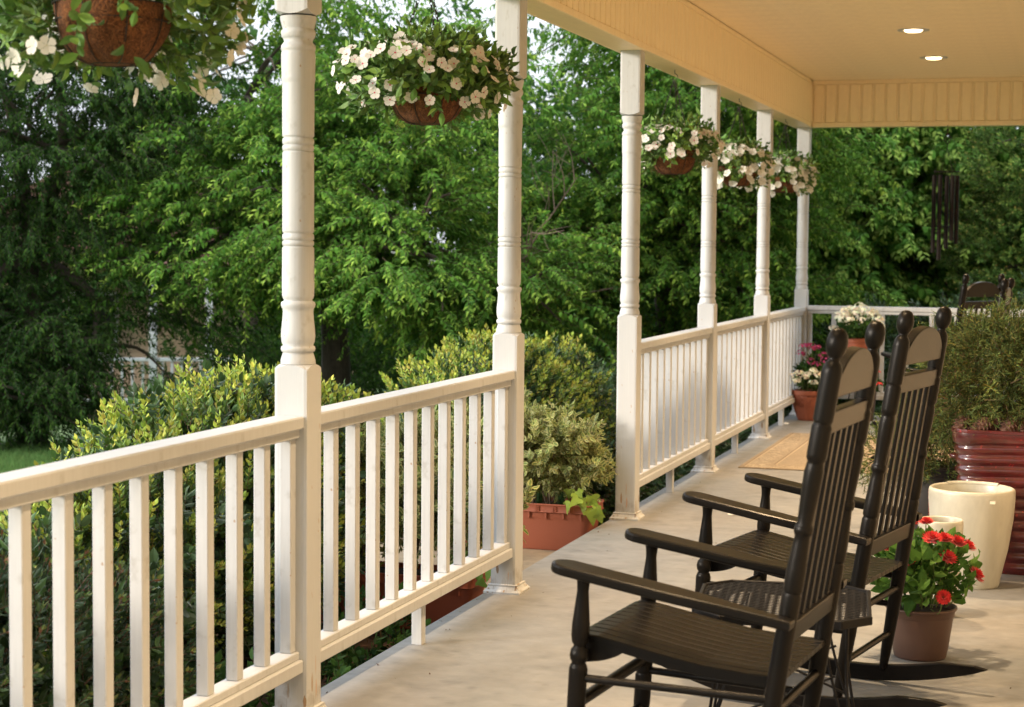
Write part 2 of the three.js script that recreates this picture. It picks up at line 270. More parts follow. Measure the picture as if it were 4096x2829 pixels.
const turnedGeo = lathe(turnedProfile, 40); { const u = turnedGeo.attributes.uv, p = turnedGeo.attributes.position; for (let i = 0; i < u.count; i++) u.setXY(i, u.getX(i), p.getY(i)); }
const postLabels = ['white turned porch post at the near end of the first railing bay, outside the picture', 'nearest white turned porch post, between the two railing bays on the left', 'white turned porch post at the near side of the steps opening', 'white turned porch post with flaking paint at the far side of the steps opening', 'second white turned post beyond the steps opening', 'white turned porch post next before the far corner post', 'white corner post of the porch, farthest from the camera'];
for (let i = 0; i < 7; i++) {
  const o = thing('porch_post', postLabels[i], 'post', [0, 0, PZ[i]], 0, 'turned posts along the porch edge');
  part('lower_block', squareBlock(0, 1.1805, true, false, i * 0.37), M.worn, o);
  part('turned_shaft', turnedGeo, M.turned, o, null, [0, i * 1.3, 0]);
  part('upper_block', squareBlock(2.3196, SOFFIT - 0.001, false, true, i * 0.21), M.paint, o);
  part('base_trim', plinthGeo, M.worn, o);
}

// ================================================================ RAILINGS
const capRail = L => boxUV(cbox(0.1, 0.042, L, 0.005)), subRail = L => boxUV(cbox(0.066, 0.03, L, 0.003)), botRail = L => boxUV(cbox(0.094, 0.044, L, 0.004)), fillet = L => boxUV(cbox(0.066, 0.026, L, 0.003));
const balusterGeos = [0, 1, 2, 3].map(k => boxUV(cbox(0.0405, 0.709, 0.0405, 0.003), 1, k * 0.31, k * 0.17)), supportGeo = cbox(0.044, 0.166, 0.044, 0.003);
function railing(label, z0, z1) { // z0 near end, z1 far end
  const L = z0 - z1 - 0.0006, mid = (z0 + z1) / 2, o = thing('porch_railing', label, 'railing', [0, 0, mid], 0, 'white railing bays along the porch edge');
  part('handrail', capRail(L), M.paint, o, [0, 0.993, 0]);
  part('sub_rail', subRail(L), M.paint, o, [0, 0.957, 0]);
  part('bottom_fillet', fillet(L), M.paint, o, [0, 0.2215, 0]);
  part('bottom_rail', botRail(L), M.paint, o, [0, 0.1865, 0]);
  const n = 12, a = z0 - mid - 0.021, b = z1 - mid + 0.021;
  for (let k = 0; k < n; k++) part('baluster', balusterGeos[(k * 7) % 4], M.paint, o, [0, 0.5885, a + (b - a) * k / (n - 1)], [0, (k % 4) * Math.PI / 2, 0]);
  part('support_block', supportGeo, M.paint, o, [0, 0.0815, 0]);
  return o;
}
railing('nearest white railing bay at the bottom left, before the first post', PZ[0] - PW, PZ[1] + PW);
railing('white railing bay between the nearest post and the steps opening', PZ[1] - PW, PZ[2] + PW);
railing('white railing bay just beyond the steps opening', PZ[3] - PW, PZ[4] + PW);
railing('middle one of the three white railing bays beyond the steps opening', PZ[4] - PW, PZ[5] + PW);
railing('last white railing bay before the far corner post', PZ[5] - PW, PZ[6] + PW);
{ // railing across the end of the porch
  const x0 = PW + 0.0005, x1 = 2.72, L = x1 - x0, o = thing('porch_railing', 'white railing running across the far end of the porch', 'railing', [(x0 + x1) / 2, 0, PZ[6]], Math.PI / 2, 'white railing bays along the porch edge');
  part('handrail', capRail(L), M.paint, o, [0, 1.006, 0]); part('sub_rail', subRail(L), M.paint, o, [0, 0.970, 0]); part('bottom_fillet', fillet(L), M.paint, o, [0, 0.2215, 0]); part('bottom_rail', botRail(L), M.paint, o, [0, 0.1865, 0]);
  for (let k = 0; k < 12; k++) { const x = 0.083 + k * 0.2228; if (x < x1 - 0.02) part('baluster', balusterGeos[k % 4], M.paint, o, [0, 0.595, x - (x0 + x1) / 2], null).scale.y = 1.017; }
  part('support_block', supportGeo, M.paint, o, [0, 0.0815, 0]);
}

// ================================================================ ROOF: beams, ceiling, house wall
const zEnd = PZ[6] + 0.085; // inner face of the far beam
{ // beam along the open side
  const o = thing('porch_beam', 'long cream board-clad beam carried by the turned posts', 'beam', [0, SOFFIT, -7.5], 0);
  const L = 18.4, zc = -7.5 - 0.0;
  part('core', boxUV(cbox(0.166, 0.423, L, 0.002)), M.cream, o, [-0.011, 0.2125, 0.0]);
  part('soffit_board', boxUV(cbox(0.162, 0.010, L, 0.002)), M.soffit, o, [-0.004, -0.0045, 0]).position.y = 0.0049;
  part('outer_lip', boxUV(cbox(0.014, 0.016, L, 0.002)), M.soffit, o, [-0.093, 0.0075, 0]);
  part('bottom_trim', boxUV(cbox(0.012, 0.034, L - 0.4, 0.002)), M.creamBoard, o, [0.0795, 0.0172, 0.2]);
  part('top_trim', boxUV(cbox(0.012, 0.034, L - 0.4, 0.003)), M.creamBoard, o, [0.0795, 0.4065, 0.2]);
  const geos = [0, 1, 2].map(k => boxUV(cbox(0.0105, 0.354, 0.0905, 0.004), 1, k * 0.37, k * 0.23));
  for (let k = 0, z = zEnd + 0.06; z < -1.0; z += 0.1035, k++) part('plank', geos[(k * 5) % 3], M.creamBoard, o, [0.0766, 0.212, z + 7.5]);
}
{ // beam across the far end
  const o = thing('porch_beam', 'cream board-clad beam across the far end of the porch', 'beam', [1.42, SOFFIT, PZ[6]], 0);
  part('core', boxUV(cbox(2.6825, 0.423, 0.134, 0.002)), M.cream, o, [-0.00625, 0.2125, 0]);
  part('soffit_board', boxUV(cbox(2.676, 0.010, 0.158, 0.002)), M.soffit, o, [-0.003, 0.0049 - 0.0006, 0]);
  part('bottom_trim', boxUV(cbox(2.668, 0.040, 0.022, 0.002)), M.creamBoard, o, [0.001, 0.0165, 0.0765]);
  part('top_trim', boxUV(cbox(2.668, 0.034, 0.022, 0.002)), M.creamBoard, o, [0.001, 0.4065, 0.0765]);
  const geos = [0, 1, 2].map(k => boxUV(cbox(0.0895, 0.350, 0.016, 0.005), 1, k * 0.41, k * 0.13));
  for (let k = 0; k < 24; k++) part('plank', geos[(k * 5) % 3], M.creamBoard, o, [0.0775 + 0.0125 + 0.0463 + k * 0.1107 - 1.42, 0.2125, 0.0745]);
}
{ // ceiling: narrow bead boards run across the porch
  const o = thing('porch_ceiling', 'cream painted bead-board ceiling above the porch', 'ceiling', [1.4, CEIL, -7], 0);
  const geos = [0, 1, 2].map(k => boxUV(cbox(2.66, 0.014, 0.0806, 0.0032), 1, k * 0.5, k * 0.3));
  let k = 0, z = zEnd + 0.043; for (; z < -9.6; z += 0.0822, k++) part('ceiling_board', geos[(k * 5) % 3], M.creamBoard, o, [0.016, 0.0072, z + 7]);
  const zN = z - 0.041, zF = 2.8; part('ceiling_panel', boxUV(cbox(2.66, 0.014, zF - zN, 0.002)), M.creamBoard, o, [0.016, 0.0072, (zF + zN) / 2 + 7]);
  part('deck', boxUV(cbox(3.3, 0.03, 20.2, 0.002)), M.cream, o, [-0.13, 0.035, -0.02]);
}
{ // house wall on the right, outside the picture: the porch leans on it
  const o = struct('house_wall', boxUV(cbox(0.2, 3.9, 19.8, 0.01)), M.siding, [2.92, 1.64, -6.85]);
}
{ // roof over it all, with eaves and gutter
  const o = thing('porch_roof', 'low porch roof with overhanging eaves above the beams', 'roof', [1.2, CEIL + 0.06, -7], 0);
  part('roof_slab', boxUV(cbox(4.0, 0.12, 20.4, 0.01)), M.siding, o, [0.0, 0.072, 0]);
  part('fascia', boxUV(cbox(0.02, 0.14, 20.4, 0.003)), M.paint, o, [-2.012, 0.05, 0]);
}
// recessed ceiling lamps
const ringGeo = lathe([[0.066, 0.004], [0.070, -0.003], [0.095, -0.006], [0.110, -0.004], [0.1115, 0.001]], 36), bulbGeo = lathe([[0.0001, -0.016], [0.03, -0.0155], [0.05, -0.013], [0.06, -0.008], [0.064, 0.002], [0.0001, 0.0035]], 28);
{
  const zs = [-14.685, -12.80, -10.92, -9.04, -7.15, -5.27, -3.39];
  const lab = ['smaller, farther of the two glowing lamps recessed in the ceiling', 'nearer of the two glowing lamps recessed in the ceiling'];
  zs.forEach((z, i) => {
    const o = thing('recessed_lamp', lab[i] || `glowing round lamp recessed in the ceiling above the near part of the porch`, 'lamp', [1.306, CEIL - 0.001, z], 0, 'recessed ceiling lamps');
    part('trim_ring', ringGeo, M.lampRing, o); part('lens', bulbGeo, M.lampGlow, o);
    const s = new THREE.SpotLight(new THREE.Color(1.0, 0.70, 0.40), LAMP_I, 0, 0.74, 0.5, 2); s.position.set(1.306, CEIL - 0.022, z); s.target.position.set(1.306, 0, z); s.castShadow = true; s.shadow.radius = 3; scene.add(s, s.target);
  });
}

// ================================================================ ROCKING CHAIRS
function makeRocker(label, pos, turn) {
  const o = thing('rocking_chair', label, 'rocking chair', pos, turn, 'black wooden rocking chairs'), K = M.chair;
  const backX = y => 0.156 * (y - 0.04), L = 1.31;
  // back posts
  const bp = [[0.0001, 0], [0.013, 0], [0.016, 0.01], [0.021, 0.07], [0.026, 0.22], [0.028, 0.34], [0.0285, 0.60], [0.0285, 0.635], [0.0255, 0.641], [0.0255, 0.645], [0.029, 0.651], [0.029, 0.70], [0.024, 0.775], [0.0225, 0.795], [0.027, 0.803], [0.0285, 0.812], [0.027, 0.821], [0.0225, 0.829], [0.024, 0.86], [0.0275, 0.92], [0.0285, 0.965], [0.0255, 0.985], [0.0245, 0.993], [0.029, 1.0], [0.030, 1.012], [0.030, 1.085], [0.0262, 1.092], [0.0262, 1.096], [0.030, 1.103], [0.0302, 1.225], [0.028, 1.241], [0.0225, 1.253], [0.017, 1.258], [0.0165, 1.266], [0.022, 1.272], [0.0285, 1.284], [0.0312, 1.298], [0.0308, 1.313], [0.027, 1.328], [0.019, 1.339], [0.009, 1.344], [0.0001, 1.345]];
  const cut = bp.findIndex(([, y]) => y === 1.266), thin = q => q.map(([r, y]) => [r * 0.9, y]);
  for (const s of [1, -1]) { const a = [0, 0.046, 0.262 * s], b = [0.2, 1.336, 0.236 * s], post = part('back_post', latheBetween(thin(bp.slice(0, cut + 1)), a, b, 24), K, o); part('finial', latheBetween(thin(bp.slice(cut)), a, b, 24), K, post); }
  // crest rail: an arched board, then a straight rail, slats and the bottom rail, all set in the plane of the back
  const lean = Math.atan(0.156);
  function backBoard(name, shape, y, th) { const g = extrude(shape, th, 0.004, 20); g.translate(0, 0, -th / 2); g.rotateY(Math.PI / 2); const m = part(name, boxUV(g), K, o, [backX(y), y, 0]); m.rotation.z = -lean; return m; }
  { const s = new THREE.Shape(); s.moveTo(-0.215, 0); s.lineTo(0.215, 0); s.lineTo(0.215, 0.036); s.quadraticCurveTo(0.15, 0.112, 0, 0.114); s.quadraticCurveTo(-0.15, 0.112, -0.215, 0.036); s.closePath(); backBoard('crest_rail', s, 1.196, 0.026); }
  const rect = (w, h) => { const s = new THREE.Shape(); s.moveTo(-w, 0); s.lineTo(w, 0); s.lineTo(w, h); s.lineTo(-w, h); s.closePath(); return s; };
  backBoard('upper_back_rail', rect(0.22, 0.052), 1.101, 0.022); backBoard('lower_back_rail', rect(0.235, 0.05), 0.548, 0.022);
  for (let k = 0; k < 6; k++) { const m = part('back_slat', cbox(0.012, 0.52, 0.026, 0.003), K, o, [backX(0.849) + 0.001, 0.849, (k - 2.5) * 0.0715]); m.rotation.z = -lean; }
  // arms: paddles, broad in front, sloping back to the posts
  { const s = new THREE.Shape(); s.moveTo(0.66, -0.018); s.bezierCurveTo(0.5, -0.02, 0.42, -0.05, 0.3, -0.046); s.lineTo(0.045, -0.046); s.bezierCurveTo(-0.018, -0.045, -0.018, 0.045, 0.045, 0.044); s.lineTo(0.3, 0.040); s.bezierCurveTo(0.45, 0.034, 0.5, 0.016, 0.66, 0.016); s.closePath();
    for (const sd of [1, -1]) { const g = extrude(s, 0.012, 0.008, 14); g.rotateX(Math.PI / 2); if (sd < 0) g.scale(1, 1, -1); const q = g.toNonIndexed ? (g.index ? g.toNonIndexed() : g) : g; if (sd < 0) { const a = q.attributes.position.array; for (let i = 0; i < a.length; i += 9) for (let c = 0; c < 3; c++) { const t = a[i + 3 + c]; a[i + 3 + c] = a[i + 6 + c]; a[i + 6 + c] = t; } q.computeVertexNormals(); }
      const m = part('arm', boxUV(q), K, o, [-0.545, 0.716, 0.296 * sd]); m.rotation.set(0, sd * -0.02, -0.155); } }
  // front legs: turned, vase between arm and seat
  const fl = [[0.0001, 0], [0.016, 0], [0.024, 0.05], [0.027, 0.12], [0.027, 0.2], [0.024, 0.205], [0.024, 0.209], [0.027, 0.214], [0.0275, 0.345], [0.024, 0.356], [0.020, 0.362], [0.026, 0.372], [0.0275, 0.385], [0.025, 0.398], [0.018, 0.406], [0.018, 0.412], [0.024, 0.420], [0.0265, 0.44], [0.026, 0.47], [0.020, 0.53], [0.017, 0.56], [0.019, 0.585], [0.023, 0.6], [0.024, 0.612], [0.02, 0.616]];
  for (const s of [1, -1]) part('front_leg', latheBetween(fl.map(([r, y]) => [r * 0.94, y]), [-0.5, 0.085, 0.285 * s], [-0.468, 0.69, 0.287 * s], 22), K, o);
  // seat: eleven slats run from front to back over a dipped frame
  const prof = [[-0.512, 0.502], [-0.505, 0.514], [-0.485, 0.520], [-0.44, 0.517], [-0.36, 0.503], [-0.26, 0.484], [-0.14, 0.466], [-0.02, 0.457], [0.075, 0.456]];
  const slat = w => { const P = [], t = 0.015, e = 0.003, q = (a, b, c, d) => P.push(...a, ...b, ...c, ...a, ...c, ...d); for (let i = 0; i < prof.length - 1; i++) { const [x0, y0] = prof[i], [x1, y1] = prof[i + 1]; const A = [[x0, y0, -w + e], [x0, y0, w - e], [x0, y0 - e, w], [x0, y0 - t, w], [x0, y0 - t, -w], [x0, y0 - e, -w]], B = A.map(([, y, z]) => [x1, y - y0 + y1, z]); for (let k = 0; k < 6; k++) q(A[k], A[(k + 1) % 6], B[(k + 1) % 6], B[k]); if (i === 0) { q(A[0], A[5], A[2], A[1]); q(A[5], A[4], A[3], A[2]); } if (i === prof.length - 2) { q(B[0], B[1], B[2], B[5]); q(B[5], B[2], B[3], B[4]); } }
    const g = new THREE.BufferGeometry(); g.setAttribute('position', new THREE.Float32BufferAttribute(P, 3)); g.computeVertexNormals(); return boxUV(g); };
  const sg = slat(0.0208); for (let k = 0; k < 11; k++) part('seat_slat', sg, K, o, [0, 0, (k - 5) * 0.0462]);
  { const s = new THREE.Shape(); s.moveTo(-0.497, 0.500); s.lineTo(-0.44, 0.500); s.lineTo(-0.26, 0.467); s.quadraticCurveTo(-0.14, 0.446, 0.06, 0.439); s.lineTo(0.06, 0.423); s.quadraticCurveTo(-0.14, 0.431, -0.26, 0.453); s.lineTo(-0.37, 0.476); s.quadraticCurveTo(-0.41, 0.446, -0.497, 0.44); s.closePath();
    for (const z of [0.226, -0.246]) { const g = extrude(s, 0.02, 0.002); part('seat_side_rail', boxUV(g), K, o, [0, 0, z]); } }
  part('seat_front_rail', cbox(0.024, 0.06, 0.44, 0.004), K, o, [-0.478, 0.468, 0]);
  // dowel stretchers
  for (const s of [1, -1]) { part('side_stretcher', rod([-0.482, 0.405, 0.286 * s], [0.055, 0.395, 0.262 * s], 0.0115), K, o); part('side_stretcher', rod([-0.487, 0.30, 0.285 * s], [0.04, 0.29, 0.262 * s], 0.0115), K, o); }
  part('front_stretcher', rod([-0.488, 0.332, 0.285], [-0.488, 0.332, -0.285], 0.017), K, o); part('front_stretcher', rod([-0.494, 0.19, 0.285], [-0.494, 0.19, -0.285], 0.0125), K, o);
  part('rear_stretcher', rod([0.05, 0.355, 0.262], [0.05, 0.355, -0.262], 0.0125), K, o); part('rear_stretcher', rod([0.022, 0.185, 0.262], [0.022, 0.185, -0.262], 0.0115), K, o);
  // rockers: bent boards, pointed behind
  { const s = new THREE.Shape(), b = x => (x + 0.12) ** 2 / 2.88, top = x => b(x) + 0.05 * Math.min(1, Math.pow(Math.max(0, (0.37 - x) / 0.16), 0.7)) * Math.min(1, Math.pow(Math.max(0, (x + 0.68) / 0.05), 0.5)); const n = 26; s.moveTo(-0.68, b(-0.68)); for (let i = 1; i <= n; i++) { const x = -0.68 + 1.05 * i / n; s.lineTo(x, b(x)); } for (let i = n - 1; i > 0; i--) { const x = -0.68 + 1.05 * i / n; s.lineTo(x, top(x)); } s.closePath();
    for (const z of [1, -1]) { const g = extrude(s, 0.018, 0.004); g.translate(0, 0.004, -0.009); const m = part('rocker', boxUV(g), K, o, [0, 0, 0.272 * z]); m.rotation.y = -0.0 * z; } }
  return o;
}
const chairA = makeRocker('nearest black wooden rocking chair at the bottom of the picture', [1.682, 0, -4.812], -0.098);
copyOf(chairA, 'black wooden rocking chair behind the mesh side table, second from the camera', [1.756, 0, -6.197], -0.193);
copyOf(chairA, 'distant black rocking chair at the far porch end, grey crest seen above the juniper', [1.58, 0, -14.6], -0.57);
copyOf(chairA, 'black rocking chair cut by the right picture edge behind the juniper planter', [1.80, 0, -12.55], -0.05);

// wire side table between the two near chairs
{
  const o = thing('side_table', 'small black metal table with wire mesh top between the near rocking chairs', 'table', [1.585, 0, -5.52], 0.12), K = M.steel, hx = 0.265, hz = 0.29, c = 0.085, Y = 0.455;
  const oct = [[-hx + c, -hz], [hx - c, -hz], [hx, -hz + c], [hx, hz - c], [hx - c, hz], [-hx + c, hz], [-hx, hz - c], [-hx, -hz + c]];
  part('rim', merge(oct.map((p, i) => { const q = oct[(i + 1) % 8], dx = q[0] - p[0], dz = q[1] - p[1], l = Math.hypot(dx, dz); const g = cbox(l + 0.014, 0.026, 0.012, 0.002); g.rotateY(-Math.atan2(dz, dx)); g.translate((p[0] + q[0]) / 2, Y, (p[1] + q[1]) / 2); return g; })), K, o);
  const strips = []; // expanded metal: two families of slanted strips
  const inside = (x, z) => Math.abs(x) <= hx && Math.abs(z) <= hz && Math.abs(x) + Math.abs(z) <= hx + hz - c;
  for (const s of [1, -1]) for (let t = -0.75; t < 0.75; t += 0.025) { let a = null, b = null; for (let u = -0.6; u < 0.6; u += 0.004) { const x = u, z = s * u * 0.5 + t; if (inside(x, z)) { if (!a) a = [x, z]; b = [x, z]; } } if (a && b[0] - a[0] > 0.01) { const dx = b[0] - a[0], dz = b[1] - a[1], g = cbox(Math.hypot(dx, dz), 0.002, 0.0068, 0.0005); g.rotateY(-Math.atan2(dz, dx)); g.translate((a[0] + b[0]) / 2, Y + 0.006 + s * 0.0012, (a[1] + b[1]) / 2); strips.push(g); } }
  part('mesh_top', merge(strips), K, o);
  for (const sx of [1, -1]) for (const sz of [1, -1]) part('leg', merge([tube([V(sx * 0.12, Y - 0.012, sz * 0.2), V(sx * 0.16, 0.25, sz * 0.21), V(sx * 0.235, 0.004, sz * 0.235)], 0.005), tube([V(sx * 0.2, Y - 0.012, sz * 0.2), V(sx * 0.2, 0.25, sz * 0.215), V(sx * 0.236, 0.006, sz * 0.236)], 0.005)]), K, o);
  for (const sz of [1, -1]) part('cross_brace', merge([rod([-0.165, 0.28, sz * 0.21], [0.2, 0.12, sz * 0.222], 0.004), rod([0.165, 0.28, sz * 0.21], [-0.2, 0.12, sz * 0.222], 0.004)]), K, o);
}
// rug
{
  const g = cbox(1.52, 0.008, 2.44, 0.002), p = g.attributes.position, uv = g.attributes.uv; for (let i = 0; i < p.count; i++) uv.setXY(i, (p.getX(i) + 0.76) / 1.52, (p.getZ(i) + 1.22) / 2.44);
  single('rug', g, M.rug, 'flat tan woven rug with scroll border on the porch floor', 'rug', [0.945, 0.0045, -13.62]);
}

// ================================================================ PLANT KIT
// one leaf along +y, lying in the xy plane, facing +z; colours: body, edge (variegated) or vein
function leafTris(out, m, L, W, { fold = 0.25, droop = 0.2, wide = 0.42, col = [0.05, 0.12, 0.03], edge = null, fine = true } = {}) {
  const st = fine ? [0, 0.2, wide, 0.75, 1] : [0, wide, 1], wd = fine ? [0.04, 0.72, 1, 0.62, 0] : [0.04, 1, 0], rows = [];
  st.forEach((t, i) => { const w = W / 2 * wd[i], y = L * t * Math.cos(droop * t), z = -L * t * t * Math.sin(droop) * 0.6; rows.push([V(-w, y, z + w * fold).applyMatrix4(m), V(0, y, z).applyMatrix4(m), V(w, y, z + w * fold).applyMatrix4(m)]); });
  const push = (a, ca) => { out.p.push(a.x, a.y, a.z); out.c.push(...ca); }, E = edge || col;
  for (let i = 0; i < rows.length - 1; i++) for (const s of [0, 2]) { const [A, B] = [rows[i], rows[i + 1]], last = i === rows.length - 2; const f = (a, b, c, ca, cb, cc) => { if (s === 0) { push(a, ca); push(b, cb); push(c, cc); } else { push(a, ca); push(c, cc); push(b, cb); } };
    if (last) f(A[s], A[1], B[1], E, col, E); else { f(A[s], A[1], B[1], E, col, col); f(A[s], B[1], B[s], E, col, E); } }
}
function geoOf(out) { const g = new THREE.BufferGeometry(); g.setAttribute('position', new THREE.Float32BufferAttribute(out.p, 3)); g.setAttribute('color', new THREE.Float32BufferAttribute(out.c, 3)); g.computeVertexNormals(); return g; }
const _q = new THREE.Quaternion(), _e = new THREE.Euler();
function stemPath(out, pts, r, col) { const g = tube(pts, r, r * 0.5, 3).toNonIndexed(), a = g.attributes.position; for (let i = 0; i < a.count; i++) { out.p.push(a.getX(i), a.getY(i), a.getZ(i)); out.c.push(...col); } }
// a leafy twig growing along +y from the origin
function sprig({ n = 12, len = 0.3, leafL = 0.07, leafW = 0.035, cols, edge = null, droop = 0.3, hang = 0.5, spread = 1.0, curve = 0.25, seed = 1, fine = false, opposite = false, stem = [0.1, 0.08, 0.05], stemR = 0.0022, tipCol = null, tipN = 0, fold = 0.25, wide = 0.42, gravity = 0 }) {
  const r = rngOf(seed), out = { p: [], c: [] }, P = t => V(curve * len * t * t, len * t * (1 - 0.12 * t), 0);
  stemPath(out, [P(0), P(0.35), P(0.7), P(0.97)], stemR, stem);
  for (let i = 0; i < n; i++) {
    const pair = opposite ? Math.floor(i / 2) : i, pairs = opposite ? Math.ceil(n / 2) : n, t = Math.min(1, 0.08 + 0.92 * (pair + 0.4) / pairs), p = P(t);
    const az = opposite ? (i % 2) * Math.PI + pair * 1.57 + (r() - 0.5) * 0.5 : i * 2.4 + (r() - 0.5), out_ = spread * (0.75 + r() * 0.5) * (t > 0.93 ? 0.45 : 1);
    const m = new THREE.Matrix4().makeRotationFromEuler(_e.set(0, az, 0)), tilt = new THREE.Matrix4().makeRotationX(out_ + hang * (0.4 + r() * 0.8)), roll = new THREE.Matrix4().makeRotationY((r() - 0.5) * 0.9);
    m.multiply(tilt).multiply(roll);
    if (gravity) { const rad = V(Math.cos(az), 0, Math.sin(az)), y = rad.multiplyScalar(spread * (0.7 + r() * 0.6)).add(V(gravity * (0.6 + r() * 0.8), 0.55, 0)).normalize(), n = V(-1, 0.15, 0).add(ball(r).multiplyScalar(0.35)), x = y.clone().cross(n).normalize(), z = x.clone().cross(y); m.makeBasis(x, y, z); }
    m.setPosition(p);
    const s = 0.7 + r() * 0.45, isTip = tipCol && i >= n - tipN; const c0 = isTip ? tipCol[Math.floor(r() * tipCol.length)] : cols[Math.floor(r() * cols.length)], k = 0.82 + r() * 0.36;
    leafTris(out, m, leafL * s * (isTip ? 0.72 : 1), leafW * s * (isTip ? 0.75 : 1), { fold, droop: droop * (0.5 + r()), wide, col: c0.map(v => v * k), edge: edge ? edge[Math.floor(r() * edge.length)] : null, fine });
  }
  return geoOf(out);
}
function placeDir(pos, dir, roll, s) { const q = new THREE.Quaternion().setFromUnitVectors(V(0, 1, 0), dir).multiply(_q.clone().setFromAxisAngle(V(0, 1, 0), roll)); return new THREE.Matrix4().compose(pos, q, V(s, s, s)); }
function placeDown(pos, dir, roll, s) { const x = V(0, -1, 0).addScaledVector(dir, dir.y).normalize(), z = x.clone().cross(dir), m = new THREE.Matrix4().makeBasis(x, dir, z).multiply(new THREE.Matrix4().makeRotationY(roll)); m.scale(V(s, s, s)); return m.setPosition(pos); }
function scatter(name, parent, geo, mat, mats, tints) {
  const im = new THREE.InstancedMesh(geo, mat, mats.length); shadowed(im); im.name = name; mats.forEach((m, i) => { im.setMatrixAt(i, m); if (tints) im.setColorAt(i, tints[i]); }); im.userData.kind = 'stuff'; parent.add(im); return im;
}
function ball(r) { for (;;) { const x = r() * 2 - 1, y = r() * 2 - 1, z = r() * 2 - 1, l = x * x + y * y + z * z; if (l < 1 && l > 0.01) return V(x, y, z).multiplyScalar(1 / Math.sqrt(l)); } }
// sprigs over a set of lobes: shell-biased, lumpy, pointing outward
function overLobes(lobes, n, seed, { inner = 0.55, up = 0.25, jitter = 0.5, droop = 0, size = [0.8, 1.25], lump = 0.18, keep = null, tint = 0.25, warm = 0.12 } = {}) {
  const r = rngOf(seed), out = [], tints = [], vol = lobes.map(l => Math.pow(l.r[0] * l.r[1] * l.r[2], 0.67)), tot = vol.reduce((a, b) => a + b, 0);
  lobes.forEach((l, li) => { const cnt = Math.round(n * vol[li] / tot), ph = [r() * 9, r() * 9, r() * 9];
    for (let k = 0; k < cnt; k++) { const d = ball(r), w = 1 + lump * (Math.sin(d.x * 5 + ph[0]) + Math.sin(d.y * 6 + ph[1]) + Math.sin(d.z * 5.5 + ph[2])) / 1.5, rad = (inner + (1 - inner) * Math.pow(r(), 0.7)) * w;
      const p = V(l.c[0] + d.x * l.r[0] * rad, l.c[1] + d.y * l.r[1] * rad, l.c[2] + d.z * l.r[2] * rad);
      if (keep && !keep(p, r)) continue;
      const dir = V(d.x / l.r[0], d.y / l.r[1], d.z / l.r[2]).normalize().add(V((r() - 0.5) * jitter * 2, up - droop + (r() - 0.5) * jitter, (r() - 0.5) * jitter * 2)).normalize();
      out.push(placeDir(p, dir, r() * 6.283, size[0] + r() * (size[1] - size[0]))); const b = 1 + (r() - 0.5) * 2 * tint, y = (r() - 0.4) * warm; tints.push(lin(b * (1 + y), b, b * (1 - y))); } });
  return [out, tints];
}
// the same, but gathered into boughs: flat fans of drooping twigs with dark gaps between them
function boughs(lobes, nB, per, seed, { reach = 0.55, flat = 0.4, droop = 0.35, size = [0.8, 1.25], keep = null, tint = 0.2, warm = 0.14, inner = 0.55 } = {}) {
  const r = rngOf(seed), out = [], tints = [], vol = lobes.map(l => Math.pow(l.r[0] * l.r[1] * l.r[2], 0.67)), tot = vol.reduce((a, b) => a + b, 0);
  lobes.forEach((l, li) => { const cnt = Math.round(nB * vol[li] / tot);
    for (let b = 0; b < cnt; b++) { const d = ball(r), rad = inner + (1 - inner) * r(), c = V(l.c[0] + d.x * l.r[0] * rad, l.c[1] + d.y * l.r[1] * rad, l.c[2] + d.z * l.r[2] * rad), ax = V(d.x, 0.15 + d.y * 0.3, d.z).normalize(), rr = reach * (0.6 + r() * 0.7), bt = 1 + (r() - 0.5) * 1.4 * tint, by = (r() - 0.4) * warm;
      for (let k = 0; k < per; k++) { const t = r(), side = ball(r), p = c.clone().addScaledVector(ax, (t - 0.5) * rr * 2).add(V(side.x * rr * 0.6, side.y * rr * flat * 0.6 - t * t * rr * droop, side.z * rr * 0.6));
        if (keep && !keep(p, r)) continue;
        const dir = ax.clone().multiplyScalar(0.9).add(V(side.x * 0.8, 0.1 - droop * (0.4 + t) + (r() - 0.5) * 0.4, side.z * 0.8)).normalize();
        out.push(placeDown(p, dir, (r() - 0.5) * 0.9, size[0] + r() * (size[1] - size[0]))); const q = bt * (1 + (r() - 0.5) * tint), y = by + (r() - 0.5) * warm * 0.6; tints.push(lin(q * (1 + y), q, q * (1 - y))); } } });
  return [out, tints];
}
function limbs(parent, name, base, targets, r0, mat, seed, sag = 0) { // trunk and limbs as tapered tubes
  const r = rngOf(seed);
  targets.forEach(t => { const b = V(...base), e = V(...t), m1 = b.clone().lerp(e, 0.35).add(V((r() - 0.5) * 0.3, 0.25 + sag, (r() - 0.5) * 0.3)), m2 = b.clone().lerp(e, 0.7).add(V((r() - 0.5) * 0.35, 0.2 + sag, (r() - 0.5) * 0.35)); part(name, tube([b, m1, m2, e], r0, r0 * 0.28, 7), mat, parent); });
}

